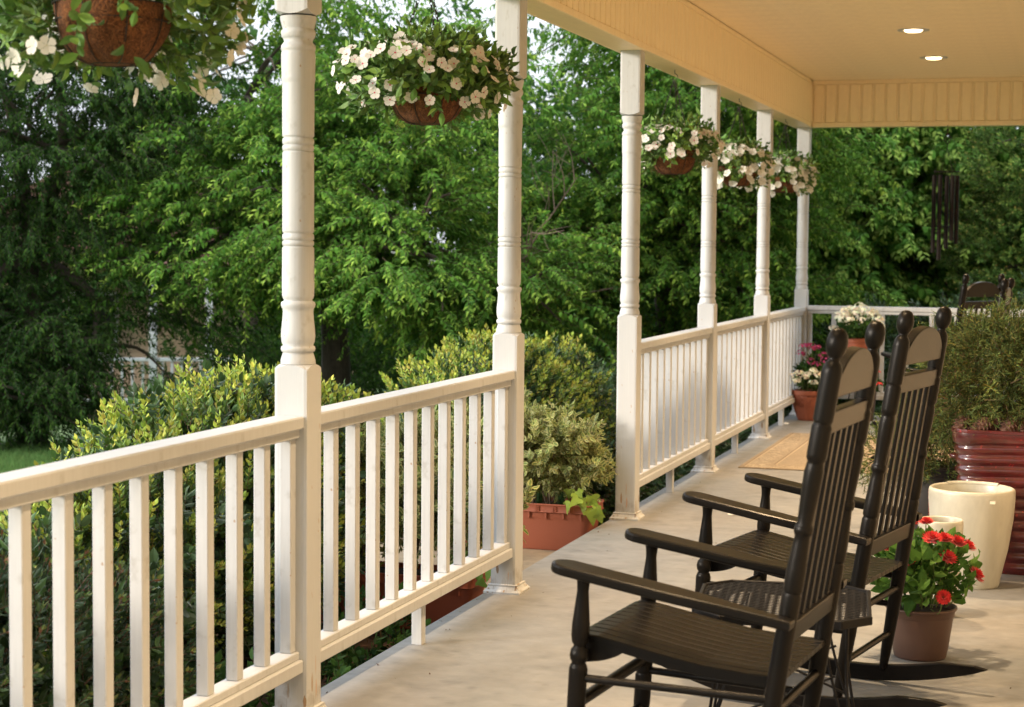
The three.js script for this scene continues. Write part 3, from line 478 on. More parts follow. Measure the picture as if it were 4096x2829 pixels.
// ================================================================ HANGING BASKETS
const vincaCols = [[0.085, 0.19, 0.035], [0.11, 0.24, 0.042], [0.17, 0.32, 0.055], [0.07, 0.155, 0.034]];
function flowerGeo(R, petals, petalCol, eyeCol, cup = 0.15, seed = 3, eyeR = 0.14) { const out = { p: [], c: [] }, r = rngOf(seed);
  for (let k = 0; k < petals; k++) { const a0 = k / petals * 6.283 + (r() - 0.5) * 0.12, hw = Math.PI / petals * 1.02, pts = []; const tilt = (r() - 0.5) * 0.06;
    for (const [t, w] of [[0.36, 0.9], [0.74, 0.97], [0.94, 0.66], [1.0, 0.0]]) pts.push([t, w]);
    const at = (t, w) => V(Math.cos(a0 + w * hw) * R * t, R * cup * t * t + tilt * R * w * 0.35, Math.sin(a0 + w * hw) * R * t), c0 = V(0, 0, 0), L = pts.map(([t, w]) => at(t, -w)), Q = pts.map(([t, w]) => at(t, w));
    const put = (a, ca, b, cb, c, cc) => { out.p.push(a.x, a.y, a.z, b.x, b.y, b.z, c.x, c.y, c.z); out.c.push(...ca, ...cb, ...cc); }, mid = at(0.3, 0);
    put(c0, petalCol, Q[0], petalCol, mid, petalCol); put(c0, petalCol, mid, petalCol, L[0], petalCol); put(mid, petalCol, Q[0], petalCol, L[0], petalCol);
    for (let i = 0; i < 3; i++) { put(L[i], petalCol, Q[i], petalCol, Q[i + 1], petalCol); put(L[i], petalCol, Q[i + 1], petalCol, L[i + 1], petalCol); } }
  // eye disc, set a hair above
  for (let k = 0; k < 6; k++) { const a = k / 6 * 6.283, b = (k + 1) / 6 * 6.283, e = R * eyeR; out.p.push(0, R * 0.05, 0, Math.cos(b) * e, R * 0.045, Math.sin(b) * e, Math.cos(a) * e, R * 0.045, Math.sin(a) * e); for (let j = 0; j < 3; j++) out.c.push(...eyeCol); }
  return geoOf(out); }
const vincaPink = [1, 2].map(s => flowerGeo(0.0235, 5, [0.86, 0.82, 0.77], [0.62, 0.05, 0.13], 0.12, s)), vincaWhite = [3, 4].map(s => flowerGeo(0.025, 5, [0.86, 0.83, 0.76], [0.65, 0.6, 0.3], 0.15, s, 0.07));
const vincaLeaf = [0, 1, 2, 3].map(k => { const o = { p: [], c: [] }; leafTris(o, new THREE.Matrix4(), 0.058, 0.025, { fold: 0.3, droop: 0.5 + k * 0.12, wide: 0.5, col: vincaCols[k], edge: vincaCols[k].map(v => v * 0.92) }); return geoOf(o); });
const vincaSprig = [0, 1, 2].map(k => sprig({ n: 9, len: 0.11, leafL: 0.05, leafW: 0.021, cols: vincaCols, droop: 0.6, hang: 0.3, spread: 0.9, curve: 0.5, seed: 40 + k, fine: true, opposite: true, stem: [0.1, 0.17, 0.05], wide: 0.5 }));
const linkGeo = (() => { const g = new THREE.TorusGeometry(0.0078, 0.0019, 4, 8); g.scale(0.72, 1.25, 1); return g; })();
function chainGeo(a, b) { const d = V(...b).sub(V(...a)), L = d.length(), n = Math.round(L / 0.0155), list = [], q = new THREE.Quaternion().setFromUnitVectors(V(0, 1, 0), d.clone().normalize()); for (let i = 0; i < n; i++) { const g = linkGeo.clone(); g.rotateY(i % 2 ? Math.PI / 2 : 0.1); g.applyQuaternion(q); const p = V(...a).addScaledVector(d, (i + 0.5) / n); g.translate(p.x, p.y, p.z); list.push(g); } return merge(list); }
function basket(label, z, yBot, R, H, fr, spreadF, nFlow, pink, seed, nLeaf, nSprig, trail, open = 0, bloom = 1, x = 0) {
  const o = thing('hanging_basket', label, 'hanging basket', [x, yBot, z], 0, 'hanging baskets of white flowers under the porch beam'), r = rngOf(seed);
  // liner bowl, lumpy, with eight wire ribs pressed into it
  const seg = 48, rows = 10, pos = [], uv = [], idx = []; for (let j = 0; j <= rows; j++) for (let i = 0; i <= seg; i++) { const t = j / rows, a = i / seg * 6.283, th = t * Math.PI / 2, rib = 1 - 0.035 * Math.pow(Math.abs(Math.cos(a * 4)), 6) * Math.sin(th), lum = 1 + 0.02 * Math.sin(a * 7 + t * 9 + seed) + 0.015 * Math.sin(a * 13 - t * 5); const rr = R * (0.34 + 0.66 * Math.sin(th)) * rib * lum * (t < 0.01 ? 0.02 : 1); pos.push(Math.cos(a) * rr, H * (1 - Math.cos(th)), Math.sin(a) * rr); uv.push(i / seg, t * 0.5); }
  for (let j = 0; j < rows; j++) for (let i = 0; i < seg; i++) { const a = j * (seg + 1) + i, b = a + seg + 1; idx.push(a, b, a + 1, b, b + 1, a + 1); }
  const bg = new THREE.BufferGeometry(); bg.setAttribute('position', new THREE.Float32BufferAttribute(pos, 3)); bg.setAttribute('uv', new THREE.Float32BufferAttribute(uv, 2)); bg.setIndex(idx); bg.computeVertexNormals(); part('coir_liner', bg, M.coir, o);
  const soil = new THREE.CircleGeometry(R * 0.97, 24); soil.rotateX(-Math.PI / 2); part('soil', soil, M.soil, o, [0, H * 0.93, 0]);
  const ring = (rad, y) => { const g = new THREE.TorusGeometry(rad, 0.0022, 5, 40); g.rotateX(Math.PI / 2); g.translate(0, y, 0); return g; };
  part('rim_wire', ring(R * 1.015, H), M.wire, o); part('rim_wire', ring(R * 0.97, H * 0.72), M.wire, o); part('base_wire', ring(R * 0.36, 0.001), M.wire, o);
  for (let k = 0; k < 8; k++) { const a = (k + 0) / 8 * 6.283 * 1, pts = []; for (let j = 0; j <= 6; j++) { const th = j / 6 * Math.PI / 2, rr = R * (0.34 + 0.66 * Math.sin(th)) * 0.985; pts.push(V(Math.cos(a) * rr, H * (1 - Math.cos(th)) - 0.001, Math.sin(a) * rr)); } part('rib_wire', tube(pts, 0.0019, 0.0019, 5), M.wire, o); }
  { const fl = []; for (let k = 0; k < 320; k++) { const a = r() * 6.283, t = 0.15 + r() * 0.85, th = t * Math.PI / 2, rr = R * (0.34 + 0.66 * Math.sin(th)) * 1.0, p = V(Math.cos(a) * rr, H * (1 - Math.cos(th)), Math.sin(a) * rr), d = ball(r).multiplyScalar(0.02), n = V(Math.cos(a), -0.4, Math.sin(a)).multiplyScalar(0.004 + r() * 0.007); fl.push(tube([p, p.clone().add(d).add(n), p.clone().addScaledVector(d, 2).add(n.multiplyScalar(0.6))], 0.0006, 0.0004, 3, 3)); } const m = part('coir_fibres', merge(fl), M.coir, o); m.userData.kind = 'stuff'; }
  const top = SOFFIT - yBot - 0.07; for (let k = 0; k < 3; k++) { const a = 0.55 + k / 3 * 6.283; part('chain', chainGeo([Math.cos(a) * R, H, Math.sin(a) * R], [0.004 * Math.cos(a), top, 0.004 * Math.sin(a)]), M.wire, o); }
  { const h = [], t = SOFFIT - yBot; h.push(tube([V(0, t + 0.001, 0), V(0, t - 0.025, 0)], 0.0024)); h.push(tube([V(0, t - 0.022, 0), V(0.016, t - 0.035, 0), V(0.012, t - 0.058, 0), V(-0.006, t - 0.066, 0), V(-0.017, t - 0.052, 0)], 0.0022)); const g = new THREE.TorusGeometry(0.012, 0.0018, 5, 14); g.translate(0, t - 0.068, 0); h.push(g); part('ceiling_hook', merge(h), M.wire, o); }
  // foliage mound
  const cy = H + 0.04, at = (d, k) => { const q = V(d.x * fr[0], d.y * (d.y > 0 ? fr[1] : trail), d.z * fr[2]).multiplyScalar(k); return V(q.x, cy + q.y, q.z); };
  const dirOK = () => { for (;;) { const d = ball(r); if (open && d.y < 0.35 && d.x * 0.5 + d.z * 0.86 > 0.25 && r() < open) continue; if (d.y > -0.75 && !(d.y < -0.05 && Math.hypot(d.x, d.z) * Math.max(fr[0], fr[2]) < R * 0.95)) return d; } };
  const gs = [[], [], []], tn = [[], [], []];
  for (let k = 0; k < nSprig; k++) { const d = dirOK(), p = at(d, 0.45 + 0.5 * r()), dir = V(d.x, d.y * 0.8 + 0.25, d.z).add(ball(r).multiplyScalar(0.55)).normalize(), i = k % 3; gs[i].push(placeDir(p, dir, r() * 6.3, 0.8 + r() * 0.45)); const b = 0.75 + r() * 0.55; tn[i].push(lin(b * (0.95 + r() * 0.25), b, b * 0.9)); }
  gs.forEach((g, i) => scatter('foliage', o, vincaSprig[i], M.gloss, g, tn[i]));
  for (let k = 0; k < nLeaf; k++) { const d = dirOK(), p = at(d, 0.78 + 0.3 * r()), dir = V(d.x, d.y * 0.5 - 0.1, d.z).add(ball(r).multiplyScalar(0.7)).normalize(), m = part('leaf', vincaLeaf[k % 4], M.gloss, o); m.applyMatrix4(placeDir(p, dir, r() * 6.3, 0.85 + r() * 0.4)); }
  const fg = pink ? vincaPink : vincaWhite;
  for (let k = 0; k < nFlow; k++) { const d = dirOK(), p = at(d, 1.02 + 0.24 * r()); const up = V(d.x * 0.9 + 0.1, d.y * 0.6 + 0.5, d.z * 0.9 + 0.3).add(ball(r).multiplyScalar(0.55)).normalize(), m = part('flower', fg[k % 2], M.petal, o); m.applyMatrix4(placeDir(p, up, r() * 6.3, bloom * (0.82 + r() * 0.4))); }
  return o;
}
basket('nearest hanging basket, coir bowl with trailing white flowers at the top left corner', -4.15, 2.045, 0.152, 0.155, [0.31, 0.17, 0.31], 1, 150, false, 501, 280, 280, 0.30, 0.86);
basket('full hanging basket of white flowers with pink eyes left of the second post', -6.52, 2.047, 0.155, 0.15, [0.27, 0.115, 0.40], 1, 170, true, 502, 260, 420, 0.17);
basket('hanging basket just beyond the steps opening, pink-eyed white flowers over coir bowl', -10.98, 2.028, 0.15, 0.15, [0.25, 0.10, 0.33], 1, 150, true, 503, 60, 240, 0.14, 0.5, 1.1);
basket('hanging basket of white flowers second from the far corner post', -13.22, 2.028, 0.15, 0.15, [0.21, 0.10, 0.30], 1, 180, false, 504, 40, 190, 0.24, 0.4, 1.25);
basket('farthest hanging basket of white flowers, in front of the corner post', -15.45, 2.045, 0.145, 0.145, [0.22, 0.11, 0.30], 1, 190, false, 505, 30, 170, 0.22, 0, 1.25);

// ================================================================ WIND CHIME
{
  const o = thing('wind_chime', 'dark brown wind chime of long tubes hanging at the far porch end', 'wind chime', [1.311, 1.47, -16.42], 0), K = M.chime, t = 2.683 - 1.47;
  part('hook', merge([rod([0, t, 0], [0, t - 0.03, 0], 0.0022), (() => { const g = new THREE.SphereGeometry(0.011, 10, 8); g.translate(0, t - 0.045, 0); return g; })(), rod([0, t - 0.03, 0], [0, t - 0.08, 0], 0.003)]), M.wire, o);
  { const l = []; for (let k = 0; k < 4; k++) { const pts = []; for (let i = 0; i <= 8; i++) { const s = i / 8, a = k / 4 * 6.283 + s * 2.6, rr = 0.032 * Math.sin(s * Math.PI); pts.push(V(Math.cos(a) * rr, t - 0.072 - s * 0.10, Math.sin(a) * rr)); } l.push(tube(pts, 0.0045, 0.0045, 5)); } l.push(rod([0, t - 0.17, 0], [0, t - 0.222, 0], 0.0035)); part('twisted_cage', merge(l), M.wire, o); }
  const yR = 2.262 - 1.47, R = 0.112; { const g = new THREE.TorusGeometry(R, 0.006, 6, 36); g.rotateX(Math.PI / 2 + 0.03); g.translate(0, yR, 0); part('suspension_ring', g, K, o); }
  for (let k = 0; k < 6; k++) { const a = k / 6 * 6.283; part('string', rod([0, t - 0.222, 0], [Math.cos(a) * R, yR, Math.sin(a) * R], 0.0009, 4), M.wire, o); }
  const tb = [[-0.106, 0.03, 0.695, 0.03], [-0.05, 0.09, 0.76, 0.0], [-0.002, -0.09, 0.66, 0.1], [0.058, 0.085, 0.587, 0.18], [0.092, -0.03, 0.617, 0.15]];
  const top = 2.228 - 1.47; for (const [x, z, len] of tb) { part('chime_tube', (() => { const g = lathe([[0.0165, 0], [0.0192, 0], [0.0192, len], [0.0165, len], [0.0165, 0]], 18); g.translate(x, top - len, z); return g; })(), K, o); part('string', merge([rod([x - 0.014, top - 0.012, z], [x * 0.98, yR, z], 0.0009, 4), rod([x + 0.014, top - 0.012, z], [x * 0.98, yR, z], 0.0009, 4)]), M.wire, o); }
  part('striker', (() => { const g = lathe([[0.0001, 0], [0.036, 0.001], [0.038, 0.008], [0.034, 0.014], [0.0001, 0.015]], 24); g.translate(0.0, 0.29, 0); return g; })(), K, o); part('string', rod([0, yR + 0.06, 0], [0, 0.30, 0], 0.0009, 4), M.wire, o);
}

// ================================================================ POTTED PLANTS ON THE PORCH
function soilDisc(o, r, y) { const g = new THREE.CircleGeometry(r, 28); g.rotateX(-Math.PI / 2); return part('soil', g, M.soil, o, [0, y, 0]); }
const ribbed = (R0, R1, H) => { // terracotta pot with a plain rim and a fluted body
  const body = lathe([[0.0001, 0.004], [R0 * 0.8, 0.004], [R0 * 0.9, 0.0], [R0 * 0.93, 0.012], [R0, 0.03], [R0 + (R1 - R0) * 0.5, H * 0.42], [R0 + (R1 - R0) * 0.84, H * 0.72], [R1 * 0.93, H * 0.86]], 96), p = body.attributes.position;
  for (let i = 0; i < p.count; i++) { const x = p.getX(i), y = p.getY(i), z = p.getZ(i), a = Math.atan2(z, x), k = y > 0.03 ? 1 - 0.035 * Math.pow(0.5 + 0.5 * Math.cos(a * 30), 3) : 1; p.setXYZ(i, x * k, y, z * k); } body.computeVertexNormals();
  const rim = lathe([[R1 * 0.92, H * 0.845], [R1 * 0.98, H * 0.85], [R1, H * 0.87], [R1, H * 0.975], [R1 * 0.985, H], [R1 * 0.93, H], [R1 * 0.92, H * 0.97], [R1 * 0.9, H * 0.86]], 48); return [body, rim]; };
const pentasCols = [[0.035, 0.085, 0.025], [0.05, 0.12, 0.03], [0.07, 0.15, 0.035]];
const pentasSprig = [0, 1, 2].map(k => sprig({ n: 12, len: 0.16, leafL: 0.07, leafW: 0.026, cols: pentasCols, droop: 0.5, hang: 0.35, spread: 0.95, curve: 0.3, seed: 70 + k, fine: true, opposite: true, stem: [0.1, 0.15, 0.05] }));
function umbel(col, eye, seed, R = 0.034) { const r = rngOf(seed), list = []; for (let k = 0; k < 20; k++) { const d = ball(r); d.y = Math.abs(d.y) * 0.8 + 0.1; const g = flowerGeo(0.0095, 5, col.map(v => v * (0.85 + r() * 0.25)), eye, 0.2, seed + k); g.applyMatrix4(placeDir(V(d.x * R, d.y * R * 0.75, d.z * R), d.clone().normalize(), r() * 6, 1)); list.push(g); } return merge(list); }
const umbelWhite = [1, 2].map(s => umbel([0.82, 0.8, 0.66], [0.6, 0.6, 0.3], 800 + s * 30)), umbelPink = [1, 2].map(s => umbel([0.42, 0.035, 0.16], [0.6, 0.2, 0.3], 900 + s * 30));
function bloomPot(name, label, pos, R0, R1, H, mound, nS, flowers, seed, mat = M.terracotta) {
  const o = thing(name, label, 'potted plant', pos, 0), r = rngOf(seed), [b, rm] = ribbed(R0, R1, H); part('pot_rim', rm, mat, part('pot_body', b, mat, o)); soilDisc(o, R1 * 0.91, H * 0.93);
  const gs = [[], [], []], tn = [[], [], []]; for (let k = 0; k < nS; k++) { const d = ball(r); d.y = d.y * 0.75 + 0.25; const p = V(d.x * mound[0], H * 0.9 + mound[1] * (0.42 + d.y * 0.42) * (0.55 + r() * 0.5), d.z * mound[0]).multiplyScalar(1); const dir = V(d.x * 1.2, 0.5 + d.y * 0.6, d.z * 1.2).add(ball(r).multiplyScalar(0.4)).normalize(); p.addScaledVector(dir, -0.1); gs[k % 3].push(placeDir(p, dir, r() * 6.3, 0.6 + r() * 0.3)); const q = 0.8 + r() * 0.45; tn[k % 3].push(lin(q, q, q * 0.9)); }
  gs.forEach((g, i) => scatter('foliage', o, pentasSprig[i], M.leaf, g, tn[i]));
  for (const [geo, x, y, z, s] of flowers) { const m = part('flower_cluster', geo, M.petal, o, [x, y, z]); m.scale.setScalar(s); m.rotation.set((r() - 0.5) * 0.7 + 0.25, r() * 6, (r() - 0.5) * 0.7); part('flower_stalk', tube([V(x, y, z), V(x * 0.8, y - 0.05, z * 0.8), V(x * 0.55, Math.max(H * 0.92, y - 0.16), z * 0.55)], 0.0016, 0.002, 4), M.stem, o); }
  return o;
}
{ const W = umbelWhite, P = umbelPink, f = [], r = rngOf(61); const put = (g, x, y, z, s = 1) => f.push([g, x, y, z, s]);
  for (const [x, y] of [[-0.045, 0.665], [0.0, 0.672], [0.035, 0.66], [0.08, 0.655], [-0.075, 0.60], [0.125, 0.59], [0.15, 0.55], [0.07, 0.50], [0.02, 0.53]]) put(P[f.length % 2], x, y + 0.01, 0.08 + r() * 0.08, 1.2);
  for (const [x, y] of [[-0.13, 0.39], [-0.07, 0.42], [0.0, 0.405], [0.05, 0.44], [0.1, 0.41], [-0.1, 0.345], [-0.03, 0.37], [0.06, 0.335], [0.15, 0.37]]) put(W[f.length % 2], x, y + 0.015, 0.15 + r() * 0.07, 1.3);
  put(P[0], -0.095, 0.43, 0.12);
  bloomPot('flower_pot', 'fluted terracotta pot with magenta and white flowers on the floor by the corner railing', [0.165, 0, -15.98 + 0.02 - 0.12], 0.115, 0.175, 0.275, [0.13, 0.42], 120, f, 62); }
{ const W = umbelWhite, f = [], r = rngOf(63); for (let k = 0; k < 34; k++) { const a = r() * 6.283, q = Math.sqrt(r()) * 0.23, x = Math.cos(a) * q * 1.05, z = Math.sin(a) * q * 0.8, y = 0.355 + 0.17 * (1 - (q / 0.24) ** 2) + (r() - 0.5) * 0.08; f.push([W[k % 2], x, y, z, 1.3]); }
  // a tall plant stand carries this pot; most of it hides behind the nearest chair
  const st = thing('plant_stand', 'dark plant stand under the terracotta pot of white flowers', 'plant stand', [0.56, 0, -16.2]);
  part('top', (() => { const g = lathe([[0.0001, 0], [0.12, 0], [0.125, 0.006], [0.12, 0.014], [0.0001, 0.014]], 30); g.translate(0, 0.466, 0); return g; })(), M.steel, st); for (let k = 0; k < 3; k++) { const a = k / 3 * 6.283 + 0.4; part('leg', tube([V(Math.cos(a) * 0.1, 0.467, Math.sin(a) * 0.1), V(Math.cos(a) * 0.06, 0.24, Math.sin(a) * 0.06), V(Math.cos(a) * 0.13, 0.005, Math.sin(a) * 0.13)], 0.006), M.steel, st); }
  bloomPot('flower_pot', 'terracotta pot crowded with white flower heads in front of the end railing', [0.56, 0.48, -16.2], 0.085, 0.125, 0.275, [0.17, 0.26], 130, f, 64); }
{ // red geranium in a dark square pot
  const o = thing('flower_pot', 'dark brown pot of red geranium half hidden behind the near chair back', 'potted plant', [0.66, 0, -16.24], 0), r = rngOf(65);
  const g = new THREE.CylinderGeometry(0.115, 0.085, 0.26, 4, 1); g.rotateY(Math.PI / 4); g.translate(0, 0.13, 0); part('pot_body', boxUV(g), M.greyPot, o); part('pot_rim', (() => { const q = new THREE.CylinderGeometry(0.122, 0.119, 0.02, 4, 1); q.rotateY(Math.PI / 4); q.translate(0, 0.266, 0); return boxUV(q); })(), M.greyPot, o);
  const out = { p: [], c: [] }; for (let k = 0; k < 9; k++) { const a = k / 9 * 6.283, m = new THREE.Matrix4().makeRotationY(a); m.multiply(new THREE.Matrix4().makeRotationX(1.45)); leafTris(out, m, 0.034, 0.03, { fold: -0.1, droop: 0.2, wide: 0.7, col: [0.05, 0.13, 0.03] }); } const gl = geoOf(out), gs = []; for (let k = 0; k < 46; k++) { const d = ball(r), p = V(d.x * 0.14, 0.33 + d.y * 0.07, d.z * 0.14); gs.push(placeDir(p, V(d.x, 0.9, d.z).normalize(), r() * 6, 0.8 + r() * 0.5)); } scatter('foliage', o, gl, M.leaf, gs);
  const red = umbel([0.8, 0.05, 0.04], [0.8, 0.15, 0.1], 1000, 0.03); for (const [x, y, z] of [[0.115, 0.335, 0.1], [0.09, 0.44, 0.05], [-0.08, 0.4, 0.02]]) { const m = part('flower_cluster', red, M.petal, o, [x, y, z]); m.scale.setScalar(1.15); part('flower_stalk', tube([V(x, y, z), V(x * 0.5, y - 0.08, z * 0.4), V(0.01, 0.26, 0)], 0.0016, 0.002, 4), M.stem, o); }
}
{ // zinnia
  const o = thing('flower_pot', 'brown plastic pot of red zinnias on the floor beside the rocking chair', 'potted plant', [1.902, 0, -6.915], 0), r = rngOf(66), K = M.brownPlastic;
  part('pot_body', lathe([[0.0001, 0.003], [0.09, 0.003], [0.0965, 0], [0.1, 0.008], [0.108, 0.05], [0.122, 0.15], [0.124, 0.168]], 44), K, o); part('pot_rim', lathe([[0.124, 0.164], [0.1275, 0.166], [0.129, 0.186], [0.136, 0.19], [0.1375, 0.194], [0.1365, 0.2], [0.129, 0.201], [0.126, 0.186], [0.122, 0.17]], 44), K, o); soilDisc(o, 0.125, 0.178);
  const zc = [[0.075, 0.175, 0.035], [0.10, 0.22, 0.042], [0.06, 0.14, 0.03], [0.14, 0.27, 0.055]];
  const big = [0, 1, 2, 3].map(k => { const q = { p: [], c: [] }; leafTris(q, new THREE.Matrix4(), 0.085, 0.042, { fold: 0.22, droop: 0.55 + 0.15 * k, wide: 0.35, col: zc[k], edge: zc[k].map(v => v * 0.9) }); return geoOf(q); });
  const sp = [0, 1].map(k => sprig({ n: 10, len: 0.16, leafL: 0.07, leafW: 0.034, cols: zc, droop: 0.5, hang: 0.3, spread: 0.95, curve: 0.2, seed: 90 + k, fine: true, opposite: true, stem: [0.13, 0.18, 0.06], stemR: 0.003, wide: 0.35 }));
  const gs = [[], []]; for (let k = 0; k < 46; k++) { const a = r() * 6.283, q = Math.sqrt(r()) * 0.12; gs[k % 2].push(placeDir(V(Math.cos(a) * q, 0.2 + r() * 0.17 * (1 - q * 3), Math.sin(a) * q), V(Math.cos(a) * q * 6, 1, Math.sin(a) * q * 6).normalize(), r() * 6, 0.8 + r() * 0.4)); } gs.forEach((g, i) => scatter('foliage', o, sp[i], M.leaf, g));
  for (let k = 0; k < 110; k++) { const d = ball(r); d.y = d.y * 0.9 + 0.05; const p = V(d.x * 0.18, 0.345 + d.y * 0.14, d.z * 0.18), dir = V(d.x, d.y * 0.3 - 0.15, d.z).add(ball(r).multiplyScalar(0.6)).normalize(), m = part('leaf', big[k % 4], M.leaf, o); m.applyMatrix4(placeDir(p, dir, r() * 6.3, 0.75 + r() * 0.45)); }
  const zin = [0, 1].map(sd => { const q = { p: [], c: [] }, rr = rngOf(70 + sd); [[22, 0.034, 1.35], [18, 0.028, 1.05], [14, 0.021, 0.75], [9, 0.014, 0.4]].forEach(([n, L, tilt], row) => { for (let k = 0; k < n; k++) { const m = new THREE.Matrix4().makeRotationY(k / n * 6.283 + row * 0.4 + (rr() - 0.5) * 0.15); m.multiply(new THREE.Matrix4().makeRotationX(tilt + (rr() - 0.5) * 0.2)); m.setPosition(0, row * 0.0035, 0); const c = 0.75 + rr() * 0.4; leafTris(q, m, L, 0.011, { fold: 0.1, droop: 0.2, wide: 0.7, col: [0.62 * c, 0.018 * c, 0.022 * c] }); } }); for (let k = 0; k < 8; k++) { const a = k / 8 * 6.283; leafTris(q, new THREE.Matrix4().makeRotationY(a).setPosition(0, 0.014, 0), 0.008, 0.004, { col: [0.6, 0.35, 0.05] }); } return geoOf(q); });
  for (const [x, y, z, nx, nz] of [[0.015, 0.525, 0.04, 0.05, 0.15], [0.045, 0.475, 0.12, 0.1, 0.45], [0.085, 0.468, 0.08, 0.1, 0.2], [0.13, 0.455, 0.05, 0.3, 0.2], [0.165, 0.435, 0.0, 0.5, 0.1], [-0.115, 0.425, 0.06, -0.3, 0.3], [-0.04, 0.505, -0.03, -0.2, 0.1], [0.095, 0.268, 0.175, 0.15, 1.6], [0.1, 0.405, 0.10, 0.35, 0.5], [0.2, 0.33, 0.02, 0.9, 0.2], [-0.045, 0.385, 0.12, -0.2, 0.6], [-0.16, 0.40, -0.02, -0.5, 0]]) { const m = part('flower', zin[Math.round(x * 1000) & 1], M.petal, o); m.applyMatrix4(placeDir(V(x, y, z), V(nx, 0.8, nz).normalize(), r() * 6, 0.98 + r() * 0.35)); part('flower_stalk', tube([V(x, y, z), V(x * 0.8, y - 0.07, z * 0.75), V(x * 0.45, 0.2, z * 0.4)], 0.0022, 0.0028, 5), M.stem, o); }
}
{ // cream glazed pots
  const prof = (r, h, k = 1) => [[0.0001, 0.002], [r * 0.62, 0.002], [r * 0.66, 0], [r * 0.68, h * 0.03], [r * 0.72, h * 0.12], [r * 0.86, h * 0.38], [r * 0.965, h * 0.68], [r, h * 0.88], [r * 1.0, h * 0.965], [r * 0.985, h * 0.99], [r * 0.95, h], [r * 0.9, h * 0.985], [r * 0.885, h * 0.9], [r * 0.86, h * 0.6], [r * 0.7, h * 0.25], [0.0001, h * 0.2]];
  const big = thing('glazed_pot', 'large empty cream glazed pot standing before the red planter', 'pot', [2.003, 0, -8.475], 0); part('vessel', lathe(prof(0.1975, 0.462), 64), M.creamGlaze, big);
  part('lip_fold', (() => { const g = new THREE.TorusGeometry(0.187, 0.0115, 8, 40, 1.4); g.rotateX(Math.PI / 2); g.rotateY(2.3); g.translate(0, 0.456, 0); return g; })(), M.creamGlaze, big);
  { const r = rngOf(12), l = []; for (let k = 0; k < 17; k++) { const y = 0.44 - k * 0.013, a = 3.2 + (r() - 0.5) * 0.06 - 0.05 * (k % 2), q = 0.1975 * (y > 0.39 ? 0.998 : 0.985), g = new THREE.SphereGeometry(0.0055, 7, 5); g.scale(0.7, 0.8 + r() * 0.5, 1); g.translate(Math.cos(a) * q, y, Math.sin(a) * q); l.push(g); } part('glaze_marks', merge(l), std({ color: lin(0.2, 0.05, 0.035), roughness: 0.4 }), big); }
  part('price_sticker', (() => { const g = new THREE.PlaneGeometry(0.024, 0.013); g.translate(0.09, 0.418, 0.178); g.rotateY(0); return g; })(), std({ color: lin(0.75, 0.7, 0.55), roughness: 0.6, side: THREE.DoubleSide }), big).position.set(0.012, 0, 0.0);
  const sm = thing('glazed_pot', 'small cream glazed pot half hidden behind the red zinnias', 'pot', [1.915, 0, -7.72], 0); part('vessel', lathe(prof(0.095, 0.418), 48), M.creamGlaze, sm); soilDisc(sm, 0.082, 0.385);
}
// red ridged planter: square with soft corners, six rounded ridges, ears at the side
{
  const o = thing('ridged_planter', 'large dark red glazed planter with horizontal ridges at the right edge', 'planter', [2.215, 0, -9.06], 0), H = 0.70, N = 72, rows = 96, pos = [], uv = [], idx = [];
  const half = t => 0.245 + 0.075 * t, ridge = t => { const y = Math.max(0, t * H); if (y > 0.635) return 0.016 + 0.004 * Math.sin((y - 0.635) / 0.065 * Math.PI); const k = (y % 0.0529) / 0.0529; return 0.014 * Math.pow(Math.max(0, Math.sin(k * Math.PI)), 0.7); };
  for (let j = 0; j <= rows; j++) for (let i = 0; i <= N; i++) { const t = j / rows, a = i / N * 6.283185, c = Math.cos(a), s = Math.sin(a), p = 6, k = Math.pow(Math.pow(Math.abs(c), p) + Math.pow(Math.abs(s), p), -1 / p); const wob = 0.004 * Math.sin(a * 5 + t * 3); const R = (half(t) + ridge(t + 0.006 * Math.sin(a * 3))) * k + wob; pos.push(c * R, t * H, s * R); uv.push(i / N * 3, t); }
  for (let j = 0; j < rows; j++) for (let i = 0; i < N; i++) { const a = j * (N + 1) + i, b = a + N + 1; idx.push(a, b, a + 1, b, b + 1, a + 1); }
  const g = new THREE.BufferGeometry(); g.setAttribute('position', new THREE.Float32BufferAttribute(pos, 3)); g.setAttribute('uv', new THREE.Float32BufferAttribute(uv, 2)); g.setIndex(idx); g.computeVertexNormals(); part('vessel', g, M.redGlaze, o);
  { const s = new THREE.Shape(); const e = (q, R) => { for (let i = 0; i <= 48; i++) { const a = i / 48 * 6.283185, c = Math.cos(a), d = Math.sin(a), k = Math.pow(Math.pow(Math.abs(c), 6) + Math.pow(Math.abs(d), 6), -1 / 6) * R; i ? q.lineTo(c * k, d * k) : q.moveTo(c * k, d * k); } }; e(s, 0.34); const h = new THREE.Path(); e(h, 0.295); s.holes.push(h); const q = extrude(s, 0.01, 0.004, 4); q.rotateX(-Math.PI / 2); part('lip', boxUV(q), M.redGlaze, o, [0, H - 0.008, 0]); }
  { const q = new THREE.PlaneGeometry(0.6, 0.6); q.rotateX(-Math.PI / 2); part('soil', q, M.soil, o, [0, H - 0.04, 0]); }
  part('ear', (() => { const q = new THREE.SphereGeometry(0.05, 14, 10); q.scale(0.9, 0.34, 0.7); q.translate(-0.315, 0.535, -0.05); return q; })(), M.redGlaze, o); part('ear', (() => { const q = new THREE.SphereGeometry(0.045, 14, 10); q.scale(0.7, 0.5, 0.7); q.translate(-0.30, 0.47, -0.05); return q; })(), M.redGlaze, o);
}
